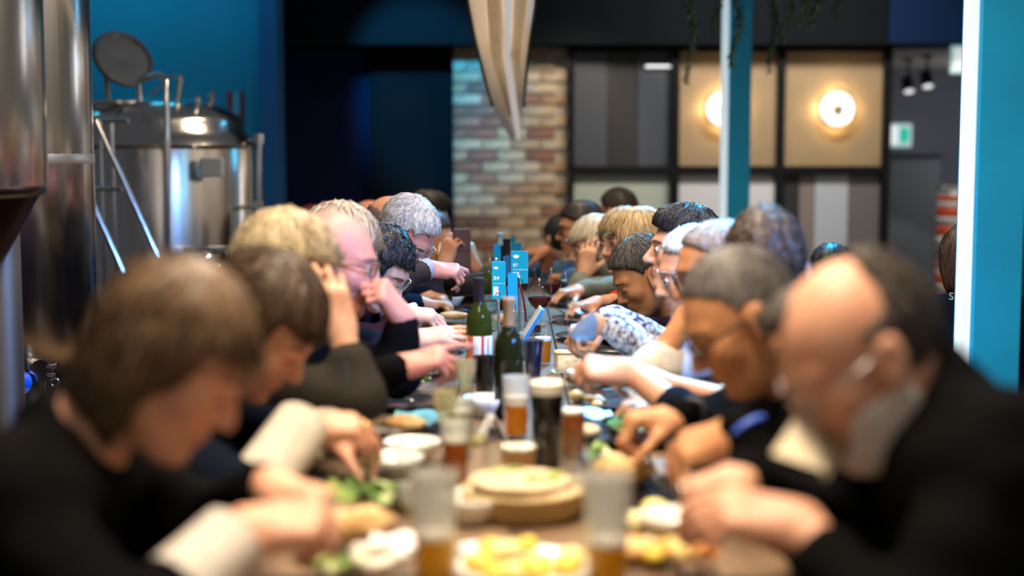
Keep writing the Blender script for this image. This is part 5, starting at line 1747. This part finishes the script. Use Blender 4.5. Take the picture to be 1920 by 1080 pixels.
def card(label, px, py, y, w, h, rz, text=None, m=CARD, stand=True, tilt=0.0):
    c = P(px, py, y)
    o = thing('table_card', label, 'sign', (c[0], y, TZ), rz, 'blue table number cards')
    zc = c[2] - TZ
    r_ = 0.004
    po_ = []
    for (sx, sz, a0) in ((1, 1, 0), (-1, 1, PI / 2), (-1, -1, PI), (1, -1, 1.5 * PI)):
        for a in np.linspace(a0, a0 + PI / 2, 4):
            po_.append((sx * (w / 2 - r_) + r_ * math.cos(a), sz * (h / 2 - r_) + r_ * math.sin(a)))
    Mx = np.array([[1, 0, 0], [0, 0, -1], [0, 1, 0]])
    if text:
        big = [(p[0] * 1.012, p[1] * 1.006) for p in po_]
        MB().prism(big, -0.0012, 0.0012, (0, 0.0005, zc), Mx).build('card_edge', mat('card_edge', (0.45, 0.65, 0.68), 0.4), o)
    MB().prism(po_, -0.001, 0.002, (0, 0, zc), Mx).build('card_panel', m, o)
    if text:
        yf = -0.0028
        text_obj('lettering', text, h * 0.14, WHITE, o, (-w * 0.38, yf, zc + h * 0.02), (PI / 2, 0, 0))
        text_obj('lettering', 'SCAN, ORDER, DONE', w * 0.092, WHITE, o, (-w * 0.38, yf, zc - h * 0.09), (PI / 2, 0, 0))
        cr = [(-0.5, 0.28), (-0.40, -0.05), (-0.26, -0.30), (-0.16, -0.18), (0, -0.42), (0.16, -0.18), (0.26, -0.30), (0.40, -0.05), (0.5, 0.28), (0.28, 0.14), (0.18, 0.34), (0.08, 0.18), (0, 0.48), (-0.08, 0.18), (-0.18, 0.34), (-0.28, 0.14)]
        s_ = w * 0.40
        MB().prism([(p[0] * s_ - w * 0.20, p[1] * s_ * 0.8) for p in cr], 0.0, 0.0008, (0, yf, zc + h * 0.33), Mx).build('crown_logo', WHITE, o)
        MB().box((-w * 0.40, yf - 0.0004, zc - h * 0.40), (-w * 0.02, yf, zc - h * 0.15)).build('blank_patch', mat('patch_white', (0.62, 0.64, 0.64), 0.6), o)
    if stand:
        MB().tube([(0, 0.004, 0.006), (0, 0.004, zc - h * 0.40)], 0.0045, 10).build('stand_post', mat('stand_metal', (0.45, 0.55, 0.58), 0.25, 0.9), o, True)
        MB().tube([(0.010 * math.cos(a), -0.003, zc - h * 0.42 + 0.013 * math.sin(a)) for a in np.linspace(0, 2 * PI, 17)[:-1]], 0.0014, 6, closed=True).build('clip_ring', CHROME, o, True)
        MB().lathe([(0, 0), (0.035, 0), (0.035, 0.004), (0.006, 0.008), (0, 0.008)], 24).build('stand_base', STEEL_DARK, o, True)
    return o


card('blue table card reading B4 with a white crown, on a metal clip stand', 935, 526, 4.30, 0.041, 0.116, 0.0, 'B4')
card('blue table card reading B7 with a white crown, behind the B4 card', 974, 501, 4.72, 0.056, 0.108, -0.06, 'B7')
card('plain bright blue card in front of the wine stream', 961, 546, 4.02, 0.028, 0.105, 0.25, None, CARD_B)
card('plain blue card standing directly behind the B4 card', 932, 476, 5.35, 0.028, 0.072, 0.3, None, CARD_B)
card('far blue card with a small top behind the B7 card', 968, 472, 5.95, 0.046, 0.075, 0.1, None, CARD_B)
card('farthest thin blue card above the others', 962, 458, 6.4, 0.022, 0.07, 0.4, None, CARD_B)
card('dark teal card seen at an angle between B4 and B7', 950, 512, 4.9, 0.055, 0.12, 1.15, None, mat('card_teal_dark', (0.006, 0.12, 0.20), 0.4))

# tilted menu with a blue edge
c = P(996, 592, 4.15)
mn = thing('menu_holder', 'slanted dark menu with a bright blue edge standing among the glasses', 'menu', (c[0], c[1], TZ))
ang = math.radians(32)
Mx = np.array([[math.cos(ang), 0, math.sin(ang)], [0, 1, 0], [-math.sin(ang), 0, math.cos(ang)]])
bx = MB().box((-0.006, -0.05, 0.0), (0.0, 0.05, 0.17))
MB().add(np.array(bx.v) @ Mx.T + V(-0.06, 0, 0.005), bx.f).build('cover', mat('menu_grey', (0.42, 0.42, 0.34), 0.5), mn)
bx = MB().box((0.0005, -0.052, 0.01), (0.009, 0.04, 0.17))
MB().add(np.array(bx.v) @ Mx.T + V(-0.06, 0, 0.005), bx.f).build('page', mat('menu_blue', (0.004, 0.20, 0.70), 0.4), mn)
MB().box((-0.05, -0.04, 0), (0.03, 0.04, 0.008), 0.002).build('base', BLACK, mn)

# plates
plate_prof = lambda r: [(0, 0.002), (r * 0.6, 0.002), (r * 0.66, 0.005), (r, 0.016), (r, 0.018), (r * 0.98, 0.018), (r * 0.66, 0.009), (r * 0.6, 0.006), (0, 0.006)]
PLB, PLW = MB().lathe(plate_prof(0.125), 40).mesh('plate', True, PLATE_B), MB().lathe(plate_prof(0.10), 40).mesh('plate', True, PLATE_W)
BOWL = [(0, 0.003), (0.028, 0.0), (0.032, 0.003), (0.050, 0.030), (0.056, 0.045), (0.0545, 0.046), (0.048, 0.032), (0.028, 0.008), (0, 0.008)]
BWL = MB().lathe(BOWL, 36).mesh('bowl', True, PLATE_W)
who_l = ['nearest woman on the left', 'dark bob', 'blonde woman with hand on cheek', 'bald man with fist', 'streaked-haired woman', 'curly black hair', 'man pouring wine', 'tanned bald man', 'phone photographer']
who_r = ['bearded man', 'tanned man in glasses', 'chin-resting man', 'floral shirt', 'dark brushed-back hair', 'plum cardigan', 'red top', 'glasses blonde', 'sage jacket', 'bare-armed man']
SL, SR = (1.80, 2.42, 2.92, 3.36, 3.84, 4.28, 4.80, 5.35, 5.85), (1.80, 2.40, 2.95, 3.36, 3.76, 4.16, 4.56, 5.05, 5.60, 6.20)
for k, y in enumerate(SL):
    tag(link('plate', PLB, None, (-0.265, y, TZ)), 'round black dinner plate in front of the ' + who_l[k], 'plate', 'black dinner plates')
for k, y in enumerate(SR):
    tag(link('plate', PLB, None, (0.265, y, TZ)), 'round black dinner plate in front of the ' + who_r[k], 'plate', 'black dinner plates')


def bumpy(p, s=3.0, a=0.12):
    return a * mnoise.noise(Vector((p[0] * s, p[1] * s, p[2] * s)) + Vector((s, a * 50, 1)))


def bread(label, pos, r, rz, m1, seedv=0.0, name='bread_roll', cut=True, tilt=0.0):
    o = thing(name, label, 'bread', pos, rz, 'pieces of bread')
    MB().sphere((0, 0, r[2] * 0.92), r, 22, 14, disp=lambda p: bumpy(p + V(seedv, 0, 0), 2.2, 0.10)).build('crust', m1, o, True)
    if cut:
        for k in (-1, 0, 1):
            MB().sphere((k * r[0] * 0.45, 0, r[2] * 1.76), (r[0] * 0.10, r[1] * 0.55, r[2] * 0.14), 10, 6).build('score_mark', mat('crumb', (0.80, 0.66, 0.42), 0.8), o, True)
    o.rotation_euler[0] = tilt
    return o


CR1 = mat('crust_pale', (0.72, 0.50, 0.24), 0.7, var=0.4, vscale=25, color2=(0.50, 0.26, 0.08), bump=0.2)
CR2 = mat('crust_orange', (0.66, 0.32, 0.08), 0.6, var=0.4, vscale=25, color2=(0.70, 0.48, 0.22), bump=0.2)
CR3 = mat('bread_white', (0.78, 0.68, 0.50), 0.8, var=0.2, vscale=30, bump=0.2)
on = lambda px, y, dz=0.008: (T(px, y)[0], y, TZ + dz)
bread('long pale bread roll near the left front of the table', on(662, 2.14, 0.012), (0.065, 0.028, 0.024), 0.55, CR1, 1)
bread('pale bread roll on the plate by the dark bob woman', on(757, 2.98, 0.010), (0.045, 0.025, 0.020), -0.2, CR1, 2)
bread('large orange-crusted bread in front of the bearded man hands', on(1172, 2.50, 0.010), (0.055, 0.035, 0.030), -0.3, CR2, 3)
bread('orange bread piece low at the bottom right of the table', on(1190, 2.05, 0.0), (0.055, 0.030, 0.020), -0.15, CR2, 4)
bread('small golden bread on the plate beside blue-lit napkins', on(1085, 3.34, 0.012), (0.022, 0.018, 0.016), 0.3, CR2, 5, cut=False)
bread('bread slice on the far left plate under the pouring arm', on(850, 5.05, 0.012), (0.055, 0.022, 0.014), 0.0, CR2, 6, cut=False)
bread('small round bread below the B4 card', on(940, 4.95, 0.0), (0.030, 0.025, 0.022), 0.0, CR2, 7, cut=False)
bread('pale dumpling bun on the plate by the tanned man', on(1105, 2.92, 0.01), (0.026, 0.024, 0.016), 0.0, CR3, 8, cut=False, name='steamed_bun')
bread('pale steamed bun beside the bearded man plate', on(1200, 2.18, 0.006), (0.024, 0.022, 0.020), 0.0, mat('bun_lemon', (0.78, 0.72, 0.38), 0.6), 9, cut=False, name='steamed_bun')
# square toasted slice standing on its side
o = thing('toast_slice', 'thick white toast slice with a browned top beside the small ale', 'bread', on(1066, 3.90, 0.0), 0.1, 'pieces of bread')
MB().box((-0.036, -0.022, 0.0), (0.036, 0.022, 0.052), 0.006).build('crumb', mat('toast_crumb', (0.80, 0.74, 0.62), 0.8, bump=0.6, bscale=60), o, True)
MB().box((-0.038, -0.024, 0.05), (0.038, 0.024, 0.058), 0.004).build('crust', CR2, o, True)
MB().box((-0.044, -0.028, -0.0), (0.044, 0.028, 0.001)).build('paper', mat('paper_blue', (0.45, 0.65, 0.78), 0.7), o)


def greens(label, pos, R, n, cols, h=0.03, name='salad'):
    o = thing(name, label, 'salad', pos, 0, 'salad greens')
    for k in range(n):
        a, rr = random.uniform(0, 6.28), R * math.sqrt(random.random()) * 0.75
        L, Wd = R * random.uniform(0.5, 0.8), R * random.uniform(0.3, 0.45)
        g = 5
        v, f = [], []
        el = random.uniform(0.1, 0.9)
        for i in range(g):
            for j in range(g):
                u, w = i / (g - 1) - 0.1, (j / (g - 1) - 0.5)
                wd = Wd * math.sin(PI * min(max(u + 0.15, 0.05), 1)) * 2
                v.append((u * L * math.cos(el), w * wd, u * L * math.sin(el) + 0.12 * L * math.sin(w * 9 + k) + 0.06 * L * math.sin(u * 11)))
        for i in range(g - 1):
            for j in range(g - 1):
                f.append((i * g + j, i * g + j + 1, (i + 1) * g + j + 1, (i + 1) * g + j))
        MB().add(v, f).build('leaf', cols[k % len(cols)], o, True, loc=(rr * math.cos(a), rr * math.sin(a), 0.004 + 0.01 * random.random()), rot=(0, 0, random.uniform(0, 6.28)))
    return o


LG = [mat('lettuce_light', (0.34, 0.45, 0.12), 0.6), mat('lettuce_mid', (0.14, 0.26, 0.06), 0.6), mat('lettuce_pale', (0.55, 0.60, 0.30), 0.6)]
greens('lettuce and herbs heaped beside the nearest woman on the left', on(648, 2.36, 0.008), 0.075, 14, LG)
greens('salad leaves at the bottom left corner of the table', on(612, 1.98, 0.006), 0.05, 10, LG)
greens('small green garnish on the plate by the streaked-haired woman', on(782, 3.62, 0.010), 0.035, 8, LG[:2])
greens('green garnish between the floral shirt hand and the toast', on(1064, 4.05, 0.012), 0.035, 8, LG[:1])
greens('lettuce on the plate under the tanned man hand', on(1180, 2.98, 0.012), 0.05, 10, LG)
greens('herb sprigs on the plate near the amber ale', on(1118, 2.72, 0.012), 0.04, 8, LG)
greens('pale leaves on the far left plate', on(835, 4.55, 0.012), 0.04, 7, LG)


def bits(label, pos, n, R, cols, r=0.012, name='vegetable_pieces', cat='food'):
    o = thing(name, label, cat, pos, 0, 'food portions')
    for k in range(n):
        a, rr = random.uniform(0, 6.28), R * math.sqrt(random.random())
        MB().sphere((rr * math.cos(a), rr * math.sin(a), r * 0.7 + 0.004 * (k % 3)), (r * random.uniform(0.8, 1.4), r, r * 0.7), 10, 7, disp=lambda p: bumpy(p, 3, 0.2)).build('piece', cols[k % len(cols)], o, True)
    return o


ORANGE, YEL, BRN, RICE = mat('carrot_orange', (0.70, 0.24, 0.03), 0.5), mat('sauce_yellow', (0.68, 0.52, 0.06), 0.4), mat('fried_brown', (0.30, 0.13, 0.04), 0.5), mat('rice_white', (0.80, 0.76, 0.66), 0.7, bump=0.6, bscale=150)
bits('orange carrot pieces below the lettuce at front left', on(655, 2.26, 0.008), 5, 0.035, [ORANGE], 0.014)
bits('yellow saucy noodles on the nearest centre dish', on(985, 1.98, 0.008), 16, 0.07, [YEL, mat('noodle_pale', (0.75, 0.66, 0.28), 0.5)], 0.018, 'noodles')
bits('yellow and orange fried pieces at the bottom right', on(1265, 2.02, 0.010), 9, 0.05, [YEL, ORANGE, mat('batter', (0.75, 0.55, 0.2), 0.6)], 0.016, 'fried_pieces')
bits('fried morsels on the plate of the chin-resting man', on(1130, 3.30, 0.010), 6, 0.04, [BRN, CR2], 0.013, 'fried_pieces')
bits('brown braised pieces on the plate of the wine pourer', on(800, 4.82, 0.010), 6, 0.05, [BRN, ORANGE], 0.014, 'braised_meat')
bits('mixed morsels on the plate of the curly-haired woman', on(795, 4.30, 0.010), 6, 0.05, [CR1, BRN], 0.013, 'braised_meat')
bits('mound of rice on the plate of the plum cardigan man', on(1110, 4.60, 0.010), 9, 0.04, [RICE], 0.014, 'rice_portion')
bits('rice portion on the nearest left plate', on(700, 2.0, 0.010), 9, 0.04, [RICE], 0.014, 'rice_portion')
bits('lemon wedge pieces beside the near right beer', on(1225, 2.30, 0.004), 2, 0.02, [mat('lemon', (0.78, 0.68, 0.20), 0.5)], 0.017, 'lemon_pieces')
tag(link('plate', PLW, None, T(985, 1.98)), 'white plate under the yellow noodles at the bottom centre', 'plate', 'white dishes')
for k, (px, y, lb) in enumerate(((1270, 2.16, 'small white bowl in front of the bearded man hands'), (770, 2.72, 'white bowl behind the tall amber glass'), (912, 3.22, 'small white bowl beside the flute'), (1105, 3.62, 'white bowl lit blue beside the floral shirt'), (735, 2.58, 'white bowl near the cream sleeve'),
                                 (880, 2.28, 'white bowl left of the bamboo dish'), (1135, 5.2, 'far white bowl beside the red top'), (845, 5.6, 'far white bowl by the phone photographer'))):
    tag(link('bowl', BWL, None, T(px, y)), lb, 'bowl', 'white bowls')

# bamboo dish with pancakes in front of the stout
bd = thing('bamboo_dish', 'round bamboo dish of pale pancakes and herbs in front of the stout', 'dish', T(985, 2.33))
BAM = mat('bamboo', (0.52, 0.38, 0.17), 0.6, var=0.3, vscale=6, stretch=(1, 1, 12))
MB().lathe([(0, 0.002), (0.085, 0.002), (0.095, 0.012), (0.103, 0.045), (0.1, 0.046), (0.09, 0.04), (0, 0.04)], 44).build('basket', BAM, bd, True)
MB().tube([(0.1 * math.cos(a), 0.1 * math.sin(a), 0.045) for a in np.linspace(0, 2 * PI, 41)[:-1]], 0.005, 8, closed=True).build('rim', BAM, bd, True)
pm = mat('pancake', (0.74, 0.55, 0.34), 0.7, var=0.3, vscale=30)
for k in range(3):
    MB().sphere((0.012 * math.cos(k * 2), 0.01 * math.sin(k * 3), 0.047 + k * 0.007), (0.085, 0.083, 0.007), 28, 8, disp=lambda p: bumpy(p, 4 + k, 0.08)).build('pancake', pm, bd, True)
for k in range(5):
    MB().sphere((0.05 * math.cos(k * 1.9), 0.04 * math.sin(k * 1.3), 0.069), (0.014, 0.008, 0.005), 10, 6).build('herb', LG[k % 3], bd, True)

# napkins, tent card, cutlery
NAP = mat('napkin_white', (0.76, 0.76, 0.80), 0.85)


def napkin(label, pos, s, rz, m=NAP, name='napkin'):
    n = 9
    v, f = [], []
    for i in range(n):
        for j in range(n):
            x, y = (i / (n - 1) - 0.5) * s, (j / (n - 1) - 0.5) * s
            v.append((x, y, 0.004 + 0.014 * (0.5 + 0.5 * mnoise.noise(Vector((x * 28, y * 28, rz)))) * 2))
    top = len(v)
    v += [(p[0], p[1], max(p[2] - 0.003, 0.0005)) for p in v]
    for i in range(n - 1):
        for j in range(n - 1):
            q = (i * n + j, (i + 1) * n + j, (i + 1) * n + j + 1, i * n + j + 1)
            f.append(q)
            f.append(tuple(top + k for k in reversed(q)))
    o = MB().add(v, f).build(name, m, None, True, pos, (0, 0, rz))
    return tag(o, label, 'napkin', 'napkins')


napkin('crumpled white napkin at the bottom centre of the table', T(930, 2.04), 0.09, 0.4)
napkin('white napkin beside the long bread roll', T(735, 2.10), 0.07, 0.2)
napkin('white napkin right of the stout glass', T(1085, 2.42), 0.07, 0.9)
napkin('blue-lit paper napkin by the tanned man hands', T(1108, 3.15), 0.11, 0.1, mat('napkin_blue_lit', (0.45, 0.66, 0.78), 0.8))  # blue light painted into the napkin's own colour
napkin('teal sheet imitating cyan reflected in a black plate, by the bald man hand', T(790, 3.12), 0.13, 0.0, mat('plate_cyan_reflection', (0.10, 0.34, 0.36), 0.6))  # cyan reflection of a black plate, built as a teal sheet
tc_ = thing('tent_card', 'small white folded tent card with dark print, centre of the table', 'card', T(921, 2.96), 0.35)
for sg in (-1, 1):
    MB().add([(sg * 0.030, -0.02, 0), (sg * 0.030, 0.02, 0), (0, 0.02, 0.055), (0, -0.02, 0.055), (sg * 0.027, -0.02, 0), (sg * 0.027, 0.02, 0), (0, 0.02, 0.051), (0, -0.02, 0.051)], [(0, 1, 2, 3), (7, 6, 5, 4), (0, 3, 7, 4), (1, 5, 6, 2), (0, 4, 5, 1)]).build('flap', NAP, tc_)
MB().box((-0.012, -0.019, 0.008), (0.012, -0.017, 0.028)).build('print', mat('print_dark', (0.05, 0.05, 0.055), 0.6), tc_)


def fork(label, a, b, name='fork'):
    a, b = V(a), V(b)
    o = thing(name, label, 'cutlery', tuple(a), 0, 'cutlery')
    d = b - a
    L = np.linalg.norm(d)
    u = d / L
    w = unit(np.cross(u, V(0, 0, 1)))
    MB().tube([V(0, 0, 0), u * L * 0.55, u * L * 0.66], [0.0045, 0.003, 0.0025], 8).build('handle', CHROME, o, True)
    if name == 'fork':
        mb = MB().sphere(u * L * 0.72, (0.018, 0.010, 0.002), 12, 6, M=np.stack([u, w, np.cross(u, w)], 1))
        for k in (-1.5, -0.5, 0.5, 1.5):
            mb.tube([u * L * 0.76 + w * k * 0.005, u * L + w * k * 0.005], [0.0016, 0.0008], 6)
        mb.build('tines', CHROME, o, True)
    elif name == 'spoon':
        MB().sphere(u * L * 0.85, (0.026, 0.017, 0.004), 14, 8, M=np.stack([u, w, np.cross(u, w)], 1)).build('spoon_bowl', CHROME, o, True)
    else:
        MB().add([u * L * 0.62 + w * 0.006, u * L * 0.95 + w * 0.007, u * L, u * L * 0.62 - w * 0.006, u * L * 0.62 + w * 0.006 + V(0, 0, 0.002), u * L * 0.95 + w * 0.007 + V(0, 0, 0.002), u * L + V(0, 0, 0.002), u * L * 0.62 - w * 0.006 + V(0, 0, 0.002)],
                 [(3, 2, 1, 0), (4, 5, 6, 7), (0, 1, 5, 4), (1, 2, 6, 5), (2, 3, 7, 6), (3, 0, 4, 7)]).build('blade', CHROME, o)
    return o


fork('spoon lying on the plate rim before the tanned man in glasses', V(*T(1260, 2.50)) + V(0, 0, 0.022), V(*T(1180, 2.62)) + V(0, 0, 0.022), 'spoon')
fork('fork held by the nearest woman on the left', P(600, 940, 1.80), P(668, 955, 1.98))
fork('fork in the hand of the dark bob woman', P(700, 800, 2.42), P(752, 812, 2.60))
fork('knife lying near the pale bread roll', V(*T(700, 2.70)) + V(0, 0, 0.003), V(*T(780, 2.66)) + V(0, 0, 0.003), 'knife')
fork('fork with a blue glint held by the tanned man', P(1165, 700, 2.95), P(1190, 745, 3.05))
fork('knife on the far right plate', V(*T(1075, 5.0)) + V(0, 0, 0.022), V(*T(1040, 5.3)) + V(0, 0, 0.022), 'knife')
fork('fork on the plate of the bald man with fist', V(*T(740, 3.40)) + V(0, 0, 0.022), V(*T(775, 3.30)) + V(0, 0, 0.02))

# phone in a brown leather case
pc = P(866, 458, 5.52)
ph = thing('phone', 'phone in a brown flip case held up to photograph the table', 'phone', tuple(pc), 0.35)
LEA = mat('brown_leather', (0.10, 0.045, 0.03), 0.5, var=0.2)
MB().box((-0.036, -0.006, -0.03), (0.036, 0.006, 0.062), 0.004).build('case', LEA, ph)
MB().box((-0.034, -0.007, -0.115), (0.034, -0.001, -0.031), 0.002).build('flap', LEA, ph)
MB().box((-0.034, 0.0065, -0.028), (0.034, 0.008, 0.060)).build('screen', mat('phone_screen', (0.02, 0.02, 0.03), 0.1), ph)
